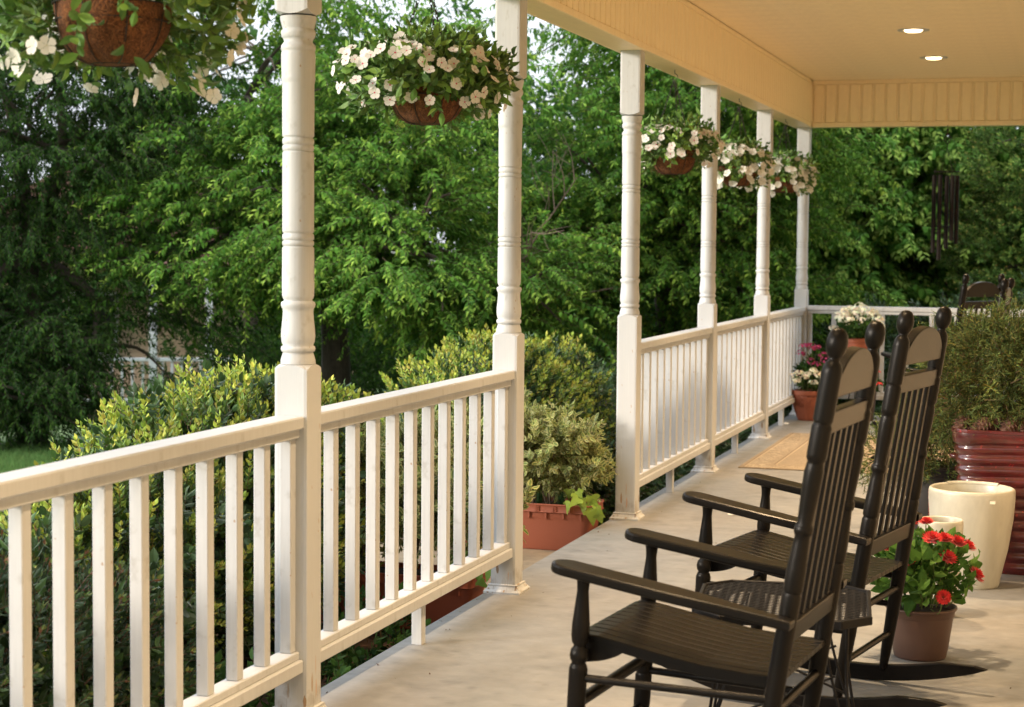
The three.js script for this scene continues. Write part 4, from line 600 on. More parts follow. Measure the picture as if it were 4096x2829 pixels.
// pine cones on the planter's soil
{ const r = rngOf(15), coneGeo = (() => { const l = [lathe([[0.0001, -0.045], [0.02, -0.035], [0.026, -0.01], [0.02, 0.03], [0.006, 0.052], [0.0001, 0.055]], 10)]; for (let k = 0; k < 64; k++) { const t = k / 64, y = -0.04 + t * 0.09, rr = 0.031 * Math.pow(Math.sin(Math.PI * (0.18 + t * 0.78)), 0.7), a = k * 2.4; const g = new THREE.ConeGeometry(0.0095, 0.014, 4); g.scale(1, 1, 0.5); g.rotateX(Math.PI / 2 - 0.55); g.translate(0, y, rr); g.rotateY(a); l.push(g); } return merge(l); })();
  const at = [[1.93, 0.075, 'leftmost brown pine cone on the red planter, at its corner'], [2.02, 0.10, 'second brown pine cone from the left on the red planter'], [2.085, 0.06, 'third brown pine cone from the left on the red planter'], [2.15, 0.10, 'fourth brown pine cone from the left on the red planter'], [2.21, 0.075, 'rightmost brown pine cone on the red planter, by the picture edge']];
  for (const [x, dz, lab] of at) { const m = single('pine_cone', coneGeo, M.cone, lab, 'pine cone', [x, 0.716, -8.99 + dz + 0.12], [1.2 + r() * 0.6, r() * 3, 1.2 + r() * 0.6], 'pine cones in the red planter'); m.scale.setScalar(1.25); } }
// juniper: sprays of fine scale leaves
const junSpray = [0, 1, 2].map(sd => { const r = rngOf(300 + sd), out = { p: [], c: [] }, cols = [[0.055, 0.095, 0.016], [0.085, 0.125, 0.022], [0.032, 0.06, 0.013], [0.14, 0.14, 0.028]];
  const thin = (a, b, w, c) => { const d = b.clone().sub(a), n = ball(r).cross(d).normalize().multiplyScalar(w); out.p.push(a.x + n.x, a.y + n.y, a.z + n.z, b.x, b.y, b.z, a.x - n.x, a.y - n.y, a.z - n.z); for (let i = 0; i < 3; i++) out.c.push(...c); };
  const grow = (p, d, L, lev) => { const n = lev === 0 ? 9 : lev === 1 ? 5 : 0, e = p.clone().addScaledVector(d, L), c = lev === 0 ? [0.15, 0.09, 0.045] : cols[Math.floor(r() * 4)]; thin(p, e, lev === 0 ? 0.0022 : lev === 1 ? 0.0022 : 0.0018, c);
    for (let i = 0; i < n; i++) { const t = 0.15 + 0.85 * (i + r()) / n, dd = d.clone().add(ball(r).multiplyScalar(lev ? 0.75 : 0.8)).normalize(); grow(p.clone().addScaledVector(d, L * t), dd, L * (lev ? 0.45 : 0.42) * (0.7 + r() * 0.6) * (1.1 - t * 0.4), lev + 1); } };
  grow(V(0, 0, 0), V(0, 1, 0), 0.13, 0); return geoOf(out); });
function juniper(label, base, lobes, n, seed, brown) { const o = thing('juniper', label, 'shrub', base), r = rngOf(seed); const [m, t] = overLobes(lobes, n, seed, { inner: 0.35, up: 0.1, jitter: 0.55, size: [0.75, 1.35], lump: 0.16, tint: 0.3, warm: 0.25 }); for (let k = 0; k < 3; k++) scatter('foliage', o, junSpray[k], M.needle, m.filter((_, i) => i % 3 === k), t.filter((_, i) => i % 3 === k));
  for (let k = 0; k < brown; k++) { const l = lobes[k % lobes.length], d = ball(r), e = V(l.c[0] + d.x * l.r[0] * 0.75, l.c[1] + d.y * l.r[1] * 0.75, l.c[2] + d.z * l.r[2] * 0.75), b = V((r() - 0.5) * 0.05, 0, (r() - 0.5) * 0.05); part('branch', tube([b, b.clone().lerp(e, 0.4).add(ball(r).multiplyScalar(0.05)), b.clone().lerp(e, 0.75).add(ball(r).multiplyScalar(0.05)), e], 0.007, 0.002, 5), M.redTwig, o); } return o; }
juniper('bushy olive green juniper growing in the red ridged planter', [2.16, 0.69, -9.03], [{ c: [-0.02, 0.25, 0], r: [0.30, 0.26, 0.28] }, { c: [-0.24, 0.16, 0.05], r: [0.2, 0.2, 0.2] }, { c: [-0.14, 0.36, -0.05], r: [0.18, 0.12, 0.18] }, { c: [0.2, 0.25, 0.02], r: [0.25, 0.24, 0.25] }], 1900, 310, 18);
{ const o = thing('black_pot', 'black ribbed-rim pot holding a small green juniper beside the red planter', 'pot', [1.765, 0, -9.42]); part('vessel', lathe([[0.0001, 0.002], [0.09, 0.002], [0.1, 0], [0.108, 0.03], [0.138, 0.22], [0.146, 0.34], [0.14, 0.375], [0.147, 0.382], [0.147, 0.394], [0.14, 0.4], [0.147, 0.406], [0.147, 0.418], [0.139, 0.424], [0.146, 0.43], [0.146, 0.442], [0.135, 0.446], [0.13, 0.42]], 48), M.blackPot, o); soilDisc(o, 0.13, 0.425); }
juniper('small bright green juniper spilling over the black pot', [1.76, 0.425, -9.42], [{ c: [0.0, 0.14, 0.02], r: [0.17, 0.14, 0.16] }, { c: [-0.22, 0.08, 0.08], r: [0.14, 0.09, 0.12] }, { c: [0.05, 0.24, -0.02], r: [0.12, 0.12, 0.12] }], 520, 320, 5);
// fallen petals and crumbs on the concrete
[[2950, 'pale fallen flower petal on the floor in front of the rug', [0.055, 0.006, -12.1]], [0, 'pale fallen petal lying between the rug and the rocking chairs', [0.55, 0.006, -10.2]], [0, 'tiny pink petal on the floor near the corner flower pot', [0.03, 0.006, -15.6]]].forEach(([, lab, p], i) => single('fallen_petal', vincaWhite[i % 2], M.petal, lab, 'petal', p, [0.15, i, 0.1], 'fallen petals on the porch floor'));

// ================================================================ PLANTERS BY THE STEPS
function longPlanter(label, pos, Lx, Dz, H, mat) { // plastic trough, long face toward the porch end, dentil band under the rim
  const o = thing('trough_planter', label, 'planter', pos, 0);
  const rr = (w, d, r) => { const s = new THREE.Shape(); s.moveTo(-w + r, -d); s.lineTo(w - r, -d); s.quadraticCurveTo(w, -d, w, -d + r); s.lineTo(w, d - r); s.quadraticCurveTo(w, d, w - r, d); s.lineTo(-w + r, d); s.quadraticCurveTo(-w, d, -w, d - r); s.lineTo(-w, -d + r); s.quadraticCurveTo(-w, -d, -w + r, -d); return s.getPoints(8); };
  const skin = (levels) => { const P = [], idx = [], U = []; levels.forEach(([w, d, y, r]) => rr(w, d, r).forEach((q, i, A) => { P.push(q.x, y, q.y); U.push(q.x + q.y, y); })); const n = rr(1, 1, 0.1).length; for (let l = 0; l < levels.length - 1; l++) for (let i = 0; i < n - 1; i++) { const a = l * n + i, b = a + n; idx.push(a, b, a + 1, b, b + 1, a + 1); } const g = new THREE.BufferGeometry(); g.setAttribute('position', new THREE.Float32BufferAttribute(P, 3)); g.setAttribute('uv', new THREE.Float32BufferAttribute(U, 2)); g.setIndex(idx); g.computeVertexNormals(); return g; };
  const x = Lx / 2, z = Dz / 2, R = 0.055;
  part('trough', skin([[x - 0.05, z - 0.045, 0, R], [x - 0.042, z - 0.038, 0.008, R], [x - 0.03, z - 0.026, H * 0.4, R], [x - 0.022, z - 0.018, H * 0.68, R], [x - 0.018, z - 0.014, H * 0.69, R], [x - 0.016, z - 0.012, H * 0.82, R]]), mat, o);
  const rim = part('rim', skin([[x - 0.016, z - 0.012, H * 0.815, R], [x - 0.002, z + 0.001, H * 0.82, R], [x - 0.001, z + 0.002, H * 0.835, R], [x - 0.005, z - 0.003, H * 0.84, R], [x - 0.005, z - 0.003, H * 0.965, R], [x, z + 0.002, H * 0.97, R], [x, z + 0.002, H, R], [x - 0.012, z - 0.01, H, R], [x - 0.014, z - 0.012, H * 0.9, R]]), mat, o);
  { const q = new THREE.PlaneGeometry(Lx - 0.06, Dz - 0.06); q.rotateX(-Math.PI / 2); part('soil', q, M.soil, o, [0, H * 0.92, 0]); }
  const dg = cbox(0.011, H * 0.13, 0.012, 0.002), tg = cbox(0.006, H * 0.12, 0.008, 0.0015);
  for (let k = 0; k < 10; k++) { const px = -x + 0.07 + k * (Lx - 0.14) / 9; part('bracket', dg, mat, rim, [px, H * 0.752, z - 0.008]); if (k < 9) for (let j = -1; j <= 1; j++) part('flute', tg, mat, rim, [px + (Lx - 0.14) / 18 + j * 0.0085, H * 0.9, z - 0.0005]); }
  return o;
}
longPlanter('terracotta coloured trough planter on the step beside the flaking post', [-0.62, -0.1475, -9.60], 1.05, 0.30, 0.268, M.terracotta);
longPlanter('dark red trough planter beside the steps, seen under the second railing bay', [-0.73, -0.2845, -7.99], 0.96, 0.30, 0.275, M.terraDark);

const varGreen = [[0.08, 0.15, 0.045], [0.06, 0.125, 0.04], [0.10, 0.17, 0.05]], varEdge = [[0.66, 0.62, 0.28], [0.72, 0.68, 0.36], [0.6, 0.6, 0.24], [0.5, 0.54, 0.2]];
const varSprig = [0, 1, 2].map(k => sprig({ n: 14, len: 0.13, leafL: 0.042, leafW: 0.021, cols: varGreen, edge: varEdge, droop: 0.4, hang: 0.25, spread: 0.85, curve: 0.3, seed: 120 + k, fine: true, opposite: true, stem: [0.2, 0.15, 0.08] }));
function potShrub(label, base, lobes, n, seed, stems) { const o = thing('variegated_shrub', label, 'shrub', base), r = rngOf(seed); const [m, t] = overLobes(lobes, n, seed, { inner: 0.4, up: 0.35, jitter: 0.5, size: [0.8, 1.3], lump: 0.2, tint: 0.22, warm: 0.12 }); for (let k = 0; k < 3; k++) scatter('foliage', o, varSprig[k], M.leaf, m.filter((_, i) => i % 3 === k), t.filter((_, i) => i % 3 === k));
  for (let k = 0; k < stems; k++) { const l = lobes[k % lobes.length], b = V(l.c[0] * 0.85 + (r() - 0.5) * 0.12, 0, (r() - 0.5) * 0.08), e = V(l.c[0] + (r() - 0.5) * l.r[0] * 1.4, l.c[1] + (r() - 0.3) * l.r[1], l.c[2] + (r() - 0.5) * l.r[2] * 1.4); part('stem', tube([b, b.clone().lerp(e, 0.5).add(V((r() - 0.5) * 0.05, 0.02, (r() - 0.5) * 0.04)), e], 0.006, 0.0025, 6), M.twig, o); } return o; }
potShrub('variegated cream and green shrub in the terracotta trough between the opening posts', [-0.55, 0.098, -9.62], [{ c: [0.12, 0.28, 0], r: [0.2, 0.14, 0.18] }, { c: [0.21, 0.34, 0.0], r: [0.17, 0.11, 0.16] }, { c: [-0.13, 0.34, 0], r: [0.18, 0.15, 0.18] }, { c: [-0.02, 0.46, -0.02], r: [0.06, 0.12, 0.06] }, { c: [-0.35, 0.28, 0], r: [0.2, 0.18, 0.18] }, { c: [0.32, 0.2, 0], r: [0.1, 0.08, 0.1] }], 720, 131, 16);
potShrub('variegated shrub behind the second railing bay in the dark red trough', [-0.70, -0.032, -7.99], [{ c: [-0.2, 0.48, 0], r: [0.25, 0.24, 0.22] }, { c: [0.14, 0.46, 0], r: [0.25, 0.22, 0.22] }, { c: [0.34, 0.36, 0.06], r: [0.2, 0.16, 0.18] }, { c: [0.52, 0.34, 0.1], r: [0.16, 0.05, 0.07] }], 850, 132, 16);
// tufts of mondo grass in the trough
{ const out = { p: [], c: [] }, r = rngOf(140); for (let k = 0; k < 60; k++) { const m = new THREE.Matrix4().makeRotationY(r() * 6.28).multiply(new THREE.Matrix4().makeRotationX(0.2 + r() * 0.8)); m.setPosition((r() - 0.5) * 0.02, 0, (r() - 0.5) * 0.02); leafTris(out, m, 0.09 + r() * 0.05, 0.004, { fold: 0.1, droop: 1.0, col: [0.02, 0.045 + r() * 0.02, 0.018], fine: true }); } const g = geoOf(out);
  [[-0.42, 'left of the two dark grassy tufts in the terracotta trough'], [-0.29, 'right of the two dark grassy tufts in the terracotta trough'], [-0.56, 'dark grassy tuft in the trough next to the second post']].forEach(([x, lab], i) => single('grass_tuft', g, M.leaf, lab, 'plant', [x, 0.098, -9.50], [0, i * 1.3, 0], 'dark grass tufts in the trough')); }
// sweet potato vines: lobed leaves
const vineLeaf = (() => { const s = new THREE.Shape(); s.moveTo(0, 0); s.bezierCurveTo(0.02, -0.012, 0.045, -0.006, 0.046, 0.014); s.lineTo(0.03, 0.022); s.quadraticCurveTo(0.02, 0.05, 0, 0.088); s.quadraticCurveTo(-0.02, 0.05, -0.03, 0.022); s.lineTo(-0.046, 0.014); s.bezierCurveTo(-0.045, -0.006, -0.02, -0.012, 0, 0); const g = new THREE.ShapeGeometry(s, 6), p = g.attributes.position; for (let i = 0; i < p.count; i++) { const x = p.getX(i), y = p.getY(i); p.setZ(i, Math.abs(x) * 0.35 - y * y * 3.2); } g.computeVertexNormals(); return g; })();
function vine(label, base, pts, n, col, seed, sc) { const o = thing('sweet_potato_vine', label, 'vine', base), r = rngOf(seed), cv = new THREE.CatmullRomCurve3(pts.map(p => V(...p))); part('vine_stem', tube(pts.map(p => V(...p)), 0.003, 0.0015, 5), M.stem, o); const mats = [0, 1, 2].map(k => phy({ color: lin(...col.map(v => v * (0.8 + k * 0.25))), roughness: 0.95, transmission: 0.4, thickness: 0, side: THREE.DoubleSide })); for (let k = 0; k < n; k++) { const t = 0.1 + 0.9 * k / (n - 1), p = cv.getPoint(t), q = p.clone().add(V((r() - 0.5) * 0.09, (r() - 0.2) * 0.07, (r() - 0.3) * 0.09)), m = part('leaf', vineLeaf, mats[k % 3], o); m.applyMatrix4(new THREE.Matrix4().compose(q, new THREE.Quaternion().setFromEuler(new THREE.Euler(-0.2 + (r() - 0.5) * 1.2, (r() - 0.5) * 1.3, Math.PI + (r() - 0.5) * 1.8)), V(1, 1, 1).multiplyScalar(sc * (0.75 + r() * 0.5)))); part('petiole', tube([p, p.clone().lerp(q, 0.6).add(V(0, 0.01, 0)), q], 0.0014, 0.0012, 4), M.stem, o); } return o; }
vine('lime green sweet potato vine hanging over the end of the terracotta trough', [-0.2, 0.10, -9.53], [[-0.08, 0, 0], [-0.02, 0.045, 0.03], [0.05, 0.05, 0.05], [0.1, 0.01, 0.06], [0.13, -0.04, 0.06]], 17, [0.30, 0.42, 0.05], 150, 0.85);
vine('darker sweet potato vine trailing past the foot of the second post', [-0.27, -0.02, -7.86], [[-0.1, 0.0, 0], [-0.03, 0.08, 0.06], [0.05, 0.13, 0.12], [0.11, 0.11, 0.17], [0.17, 0.06, 0.21]], 24, [0.17, 0.29, 0.04], 151, 0.85);

// ================================================================ SHRUBS OUTSIDE THE RAILING
const shrubCols = [[0.09, 0.18, 0.025], [0.13, 0.23, 0.03], [0.07, 0.14, 0.022], [0.19, 0.29, 0.038]], shrubTip = [[0.42, 0.46, 0.06], [0.44, 0.43, 0.06], [0.34, 0.43, 0.05], [0.40, 0.34, 0.065], [0.3, 0.4, 0.05], [0.38, 0.46, 0.055], [0.26, 0.38, 0.045]];
const shrubSprig = [0, 1, 2, 3].map(k => sprig({ n: 20, len: 0.17, leafL: 0.038, leafW: 0.020, cols: shrubCols, tipCol: shrubTip, tipN: 9 + k, droop: 0.25, hang: 0.1, spread: 0.75, curve: 0.2, seed: 160 + k, fine: true, opposite: true, stem: [0.2, 0.1, 0.05], stemR: 0.0017, wide: 0.55 }));
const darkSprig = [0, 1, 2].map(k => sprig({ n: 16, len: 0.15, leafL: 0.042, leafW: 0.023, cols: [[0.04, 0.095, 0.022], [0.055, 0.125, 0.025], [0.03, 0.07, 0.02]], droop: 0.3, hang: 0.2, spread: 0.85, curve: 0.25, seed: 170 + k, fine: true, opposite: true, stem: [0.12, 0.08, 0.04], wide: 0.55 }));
const hedgeSprig = [0, 1, 2].map(k => sprig({ n: 18, len: 0.14, leafL: 0.030, leafW: 0.012, cols: [[0.03, 0.07, 0.022], [0.045, 0.10, 0.028], [0.025, 0.055, 0.02]], tipCol: [[0.24, 0.11, 0.045], [0.18, 0.2, 0.04], [0.14, 0.2, 0.035], [0.1, 0.17, 0.03]], tipN: 4, droop: 0.3, hang: 0.15, spread: 0.7, curve: 0.2, seed: 180 + k, fine: true, opposite: true, stem: [0.2, 0.09, 0.06] }));
function bush(name, label, base, lobes, sets, stems, seed) { const o = thing(name, label, 'shrub', base), r = rngOf(seed);
  for (const [geos, n, opt, mat] of sets) { const [m, t] = overLobes(lobes, n, seed + n, opt); geos.forEach((g, k) => scatter('foliage', o, g, mat || M.gloss, m.filter((_, i) => i % geos.length === k), t.filter((_, i) => i % geos.length === k))); }
  for (let k = 0; k < stems; k++) { const l = lobes[k % lobes.length], d = ball(r), b = V(l.c[0] * 0.6 + (r() - 0.5) * 0.2, 0, l.c[2] * 0.6 + (r() - 0.5) * 0.2), e = V(l.c[0] + d.x * l.r[0] * 0.8, l.c[1] + Math.abs(d.y) * l.r[1] * 0.85, l.c[2] + d.z * l.r[2] * 0.8); part('stem', tube([b, b.clone().lerp(e, 0.45).add(ball(r).multiplyScalar(0.06)), e], 0.011, 0.003, 6), M.twig, o); } return o; }
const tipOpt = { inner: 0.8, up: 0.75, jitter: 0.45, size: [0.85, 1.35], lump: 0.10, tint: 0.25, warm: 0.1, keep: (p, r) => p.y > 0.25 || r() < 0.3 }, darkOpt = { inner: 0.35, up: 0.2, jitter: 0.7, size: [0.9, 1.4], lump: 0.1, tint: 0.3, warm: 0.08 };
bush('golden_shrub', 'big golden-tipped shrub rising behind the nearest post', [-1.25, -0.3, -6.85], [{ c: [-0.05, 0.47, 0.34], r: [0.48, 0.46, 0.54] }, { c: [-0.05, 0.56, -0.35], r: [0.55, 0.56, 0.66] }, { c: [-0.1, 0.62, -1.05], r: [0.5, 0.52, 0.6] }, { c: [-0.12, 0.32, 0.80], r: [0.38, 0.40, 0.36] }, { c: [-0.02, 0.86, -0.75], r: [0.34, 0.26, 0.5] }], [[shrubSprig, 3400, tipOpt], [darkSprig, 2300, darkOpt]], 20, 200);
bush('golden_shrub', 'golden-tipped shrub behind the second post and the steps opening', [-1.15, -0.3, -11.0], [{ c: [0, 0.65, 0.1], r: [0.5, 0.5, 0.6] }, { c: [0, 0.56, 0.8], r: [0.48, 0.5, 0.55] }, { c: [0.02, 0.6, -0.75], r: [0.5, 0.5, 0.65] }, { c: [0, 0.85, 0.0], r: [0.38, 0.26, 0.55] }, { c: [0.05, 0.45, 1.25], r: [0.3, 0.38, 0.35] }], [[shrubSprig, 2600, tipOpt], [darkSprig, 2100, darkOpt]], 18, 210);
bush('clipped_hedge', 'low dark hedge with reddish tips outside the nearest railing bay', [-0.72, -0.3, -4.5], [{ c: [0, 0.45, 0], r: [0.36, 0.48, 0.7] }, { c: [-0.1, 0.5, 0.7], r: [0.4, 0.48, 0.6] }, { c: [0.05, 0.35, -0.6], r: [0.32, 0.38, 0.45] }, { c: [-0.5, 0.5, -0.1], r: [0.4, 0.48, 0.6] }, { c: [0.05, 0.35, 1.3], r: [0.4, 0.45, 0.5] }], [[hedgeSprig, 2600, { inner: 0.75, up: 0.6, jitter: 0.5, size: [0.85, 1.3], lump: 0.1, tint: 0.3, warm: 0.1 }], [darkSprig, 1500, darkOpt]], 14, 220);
bush('low_shrub', 'dark low shrubs growing below the far railing bays', [-0.62, -0.3, -12.9], [{ c: [0, 0.2, 0], r: [0.36, 0.3, 0.9] }, { c: [0, 0.2, -1.6], r: [0.36, 0.32, 0.9] }, { c: [-0.05, 0.22, -3.0], r: [0.4, 0.32, 0.8] }, { c: [-0.05, 0.25, 1.3], r: [0.35, 0.3, 0.6] }, { c: [-0.6, 0.3, -0.6], r: [0.4, 0.5, 1.2] }, { c: [-0.7, 0.35, -2.6], r: [0.4, 0.5, 1.2] }], [[darkSprig, 2400, darkOpt]], 10, 230);
bush('low_shrub', 'dark shrubs below the end railing, seen through its balusters', [1.0, -0.35, -18.2], [{ c: [-0.6, 0.5, 0], r: [0.8, 0.8, 0.6] }, { c: [0.5, 0.6, 0.1], r: [0.8, 0.9, 0.6] }, { c: [1.4, 0.7, 0], r: [0.8, 1.0, 0.6] }], [[darkSprig, 1800, darkOpt]], 8, 240);
// sparse creeper at the foot of the hedge
bush('ground_creeper', 'small leafy creeper on the mulch below the second railing bay', [-0.42, -0.3, -6.3], [{ c: [0, 0.08, 0], r: [0.2, 0.12, 0.5] }, { c: [-0.05, 0.1, 0.75], r: [0.2, 0.14, 0.4] }, { c: [0, 0.1, -0.7], r: [0.2, 0.14, 0.4] }], [[darkSprig, 230, { ...darkOpt, up: 0.6 }, M.leaf]], 0, 250);

// ================================================================ TREES
const treeCols = [[0.08, 0.19, 0.024], [0.10, 0.22, 0.028], [0.066, 0.165, 0.022], [0.125, 0.245, 0.033]], treeTip = [[0.18, 0.31, 0.04], [0.23, 0.35, 0.05]];
const broad = [0, 1, 2, 3].map(k => sprig({ n: 18, len: 0.36, leafL: 0.082, leafW: 0.031, cols: treeCols, tipCol: treeTip, tipN: 4, droop: 0.6, hang: 0.85, spread: 0.9, gravity: 0.5, curve: 0.4, seed: 260 + k, fine: true, stem: [0.1, 0.075, 0.05], stemR: 0.003, wide: 0.38 }));
const pale = [0, 1, 2, 3].map(k => sprig({ n: 16, len: 0.38, leafL: 0.135, leafW: 0.052, cols: treeCols, tipCol: [[0.26, 0.38, 0.07], [0.32, 0.44, 0.09]], tipN: 5, droop: 0.7, hang: 0.85, spread: 0.85, gravity: 0.65, curve: 0.45, seed: 265 + k, fine: true, stem: [0.1, 0.075, 0.05], stemR: 0.003, wide: 0.38 }));
const fineLeaf = [0, 1, 2].map(k => sprig({ n: 22, len: 0.34, leafL: 0.060, leafW: 0.020, cols: [[0.026, 0.066, 0.011], [0.034, 0.084, 0.013], [0.02, 0.055, 0.01], [0.05, 0.104, 0.015]], droop: 0.5, hang: 0.8, spread: 0.8, gravity: 0.6, curve: 0.5, seed: 270 + k, fine: false, stem: [0.07, 0.06, 0.045], stemR: 0.003 }));
const holly = [0, 1, 2].map(k => sprig({ n: 18, len: 0.24, leafL: 0.046, leafW: 0.024, cols: [[0.07, 0.135, 0.024], [0.09, 0.165, 0.028], [0.055, 0.11, 0.02], [0.15, 0.21, 0.04]], tipCol: [[0.28, 0.24, 0.06], [0.18, 0.26, 0.05]], tipN: 2, droop: 0.2, hang: 0.2, spread: 0.9, curve: 0.2, seed: 280 + k, fine: false, stem: [0.12, 0.09, 0.05], wide: 0.5 }));
const coarse = [0, 1, 2].map(k => sprig({ n: 16, len: 0.7, leafL: 0.19, leafW: 0.10, cols: [[0.035, 0.09, 0.02], [0.045, 0.115, 0.022], [0.028, 0.075, 0.018]], droop: 0.6, hang: 0.8, spread: 0.8, gravity: 0.6, curve: 0.4, seed: 290 + k, fine: false, stem: [0.08, 0.06, 0.04], stemR: 0.006 }));
function tree(label, base, trunkTop, r0, lobes, geos, n, opt, mat, seed, bareTwigs = 0) {
  const o = thing('tree', label, 'tree', base, 0, 'trees beyond the porch'), r = rngOf(seed);
  part('trunk', tube([V(0, -0.05, 0), V(0.05, trunkTop * 0.4, 0.04), V(-0.04, trunkTop * 0.8, 0), V(0, trunkTop, 0)], r0, r0 * 0.6, 10), M.bark, o);
  limbs(o, 'limb', [0, trunkTop * 0.9, 0], lobes.map(l => [l.c[0], l.c[1], l.c[2]]), r0 * 0.5, M.bark, seed + 1);
  for (const l of lobes) for (let k = 0; k < 5; k++) { const d = ball(r), b = V(...l.c), e = V(l.c[0] + d.x * l.r[0] * 0.92, l.c[1] + d.y * l.r[1] * 0.92, l.c[2] + d.z * l.r[2] * 0.92); part('branch', tube([b, b.clone().lerp(e, 0.5).add(V(0, 0.12, 0)).add(ball(r).multiplyScalar(0.15)), e], 0.028, 0.006, 5), M.bark, o); }
  const far = geos === coarse, [m, t] = opt.solid ? overLobes(lobes, n, seed + 2, opt) : boughs(lobes, n / 16, 16, seed + 2, { ...opt, reach: (opt.reach || 0.5) * (far ? 1.6 : 1), keep: (p, r) => seen(p.x + base[0], p.y + base[1], p.z + base[2], r) }); geos.forEach((g, k) => scatter('crown', o, g, mat, m.filter((_, i) => i % geos.length === k), t.filter((_, i) => i % geos.length === k)));
  return o;
}
// a gap in the leaves on the left lets the neighbour's house show
function seen(x, y, z, r) { const az = Math.atan2(x - 2.43, -z), D = Math.hypot(x - 2.43, z), el = (y - 1.58) / D; if (az > -0.536 && az < -0.49 && el < -0.046 && el > -0.11) return r() < 0.02; if (az > -0.60 && az < -0.46 && el < 0.03 && el > -0.04) return r() < 0.75; if (az > -0.485 && az < -0.44 && el > 0.075 && el < 0.14) return r() < 0.3; if (az > -0.42 && az < -0.37 && el > 0.105) return r() < 0.62; if (az > -0.31 && az < -0.275 && el > 0.07 && el < 0.14) return r() < 0.35; if (el > 0.085) return r() < 0.75; return true; }
const openOpt = { inner: 0.45, droop: 0.22, flat: 0.34, size: [0.75, 1.25], tint: 0.16, warm: 0.10 };
// dark tree on the left, foliage down to the lawn
tree('dark fine-leaved tree at the left edge behind the lawn', [-7.4, -0.42, -15.2], 2.0, 0.16, [{ c: [0, 1.3, 0], r: [1.5, 1.35, 1.3] }, { c: [0.3, 2.9, 0.2], r: [1.5, 1.2, 1.3] }, { c: [1.0, 1.0, 0.5], r: [1.0, 0.95, 0.9] }, { c: [-1.2, 2.2, 0.2], r: [1.4, 1.6, 1.3] }, { c: [0.7, 4.0, 0], r: [1.3, 1.0, 1.2] }, { c: [-0.6, 4.6, -0.2], r: [1.6, 1.1, 1.4] }, { c: [0.0, 0.62, 1.1], r: [1.5, 0.62, 0.6] }, { c: [-1.3, 0.7, 0.9], r: [1.2, 0.7, 0.7] }], fineLeaf, 10800, { ...openOpt, inner: 0.35 }, M.leaf, 400);
// broad-leaved tree left of centre
tree('bright green broad-leaved tree behind the nearest post, branches hanging low', [-4.6, -0.4, -16.2], 2.2, 0.17, [{ c: [0.1, 2.3, 0.9], r: [1.5, 1.0, 1.1] }, { c: [1.3, 1.9, 1.3], r: [1.1, 0.85, 0.9] }, { c: [-1.0, 1.9, 0.9], r: [1.0, 0.8, 0.9] }, { c: [0.9, 3.3, 0.4], r: [1.4, 0.9, 1.1] }, { c: [-0.8, 3.4, 0.3], r: [1.3, 0.9, 1.1] }, { c: [2.1, 1.55, 0.9], r: [0.8, 0.6, 0.7] }, { c: [-0.6, 4.8, 0], r: [1.3, 0.8, 1.2] }], broad, 6200, openOpt, M.leaf, 410);
tree('broad-leaved tree behind the steps opening with bare twigs among its leaves', [-1.7, -0.4, -18.4], 2.3, 0.17, [{ c: [-0.3, 2.4, 0.9], r: [1.3, 1.0, 1.0] }, { c: [0.7, 2.0, 0.8], r: [1.1, 0.9, 0.9] }, { c: [-1.1, 1.7, 0.9], r: [0.9, 0.8, 0.8] }, { c: [0.2, 3.3, 0.4], r: [1.4, 0.9, 1.1] }, { c: [1.0, 3.2, 0.3], r: [1.1, 0.9, 1.0] }, { c: [0.0, 4.5, 0], r: [1.8, 1.0, 1.3] }, { c: [0.9, 1.25, 0.6], r: [0.8, 0.6, 0.7] }], broad, 6600, openOpt, M.leaf, 420);
tree('leafy tree beyond the end railing with pale hanging leaves', [0.55, -0.5, -21.6], 2.2, 0.15, [{ c: [-0.3, 2.3, 0.6], r: [1.2, 0.95, 0.9] }, { c: [0.6, 2.7, 0.6], r: [1.1, 0.9, 0.9] }, { c: [-0.5, 1.4, 0.6], r: [1.1, 0.8, 0.9] }, { c: [0.5, 1.5, 0.5], r: [1.0, 0.8, 0.9] }, { c: [0, 3.6, 0.2], r: [1.7, 1.0, 1.2] }, { c: [-1.3, 2.6, 0.3], r: [1.0, 1.0, 0.9] }], pale, 4400, openOpt, M.leaf, 430);
tree('glossy small-leaved evergreen tree at the right edge beyond the end railing', [1.95, -0.5, -19.9], 1.6, 0.1, [{ c: [0, 1.9, 0], r: [0.75, 0.9, 0.8] }, { c: [-0.15, 0.95, 0.2], r: [0.75, 0.85, 0.8] }, { c: [0.15, 2.9, 0], r: [0.75, 0.8, 0.7] }, { c: [-0.5, 0.7, 0.4], r: [0.5, 0.6, 0.5] }, { c: [0.6, 1.7, 0], r: [0.8, 1.2, 0.8] }], holly, 4200, { solid: true, inner: 0.55, up: 0.3, jitter: 0.65, size: [0.8, 1.3], lump: 0.12, tint: 0.3, warm: 0.14 }, M.leaf, 440);
// tall trees to the left, outside the picture: they keep the low sun off the left-hand trees
tree('tall shade tree left of the picture', [-11.6, -0.5, -12.4], 2.4, 0.25, [{ c: [0, 2.0, 0], r: [2.0, 1.8, 2.0] }, { c: [-0.2, 3.3, 0.2], r: [2.0, 1.5, 2.0] }, { c: [-0.8, 2.4, -1.4], r: [2.0, 1.8, 1.6] }], coarse, 2200, openOpt, M.leaf, 450);
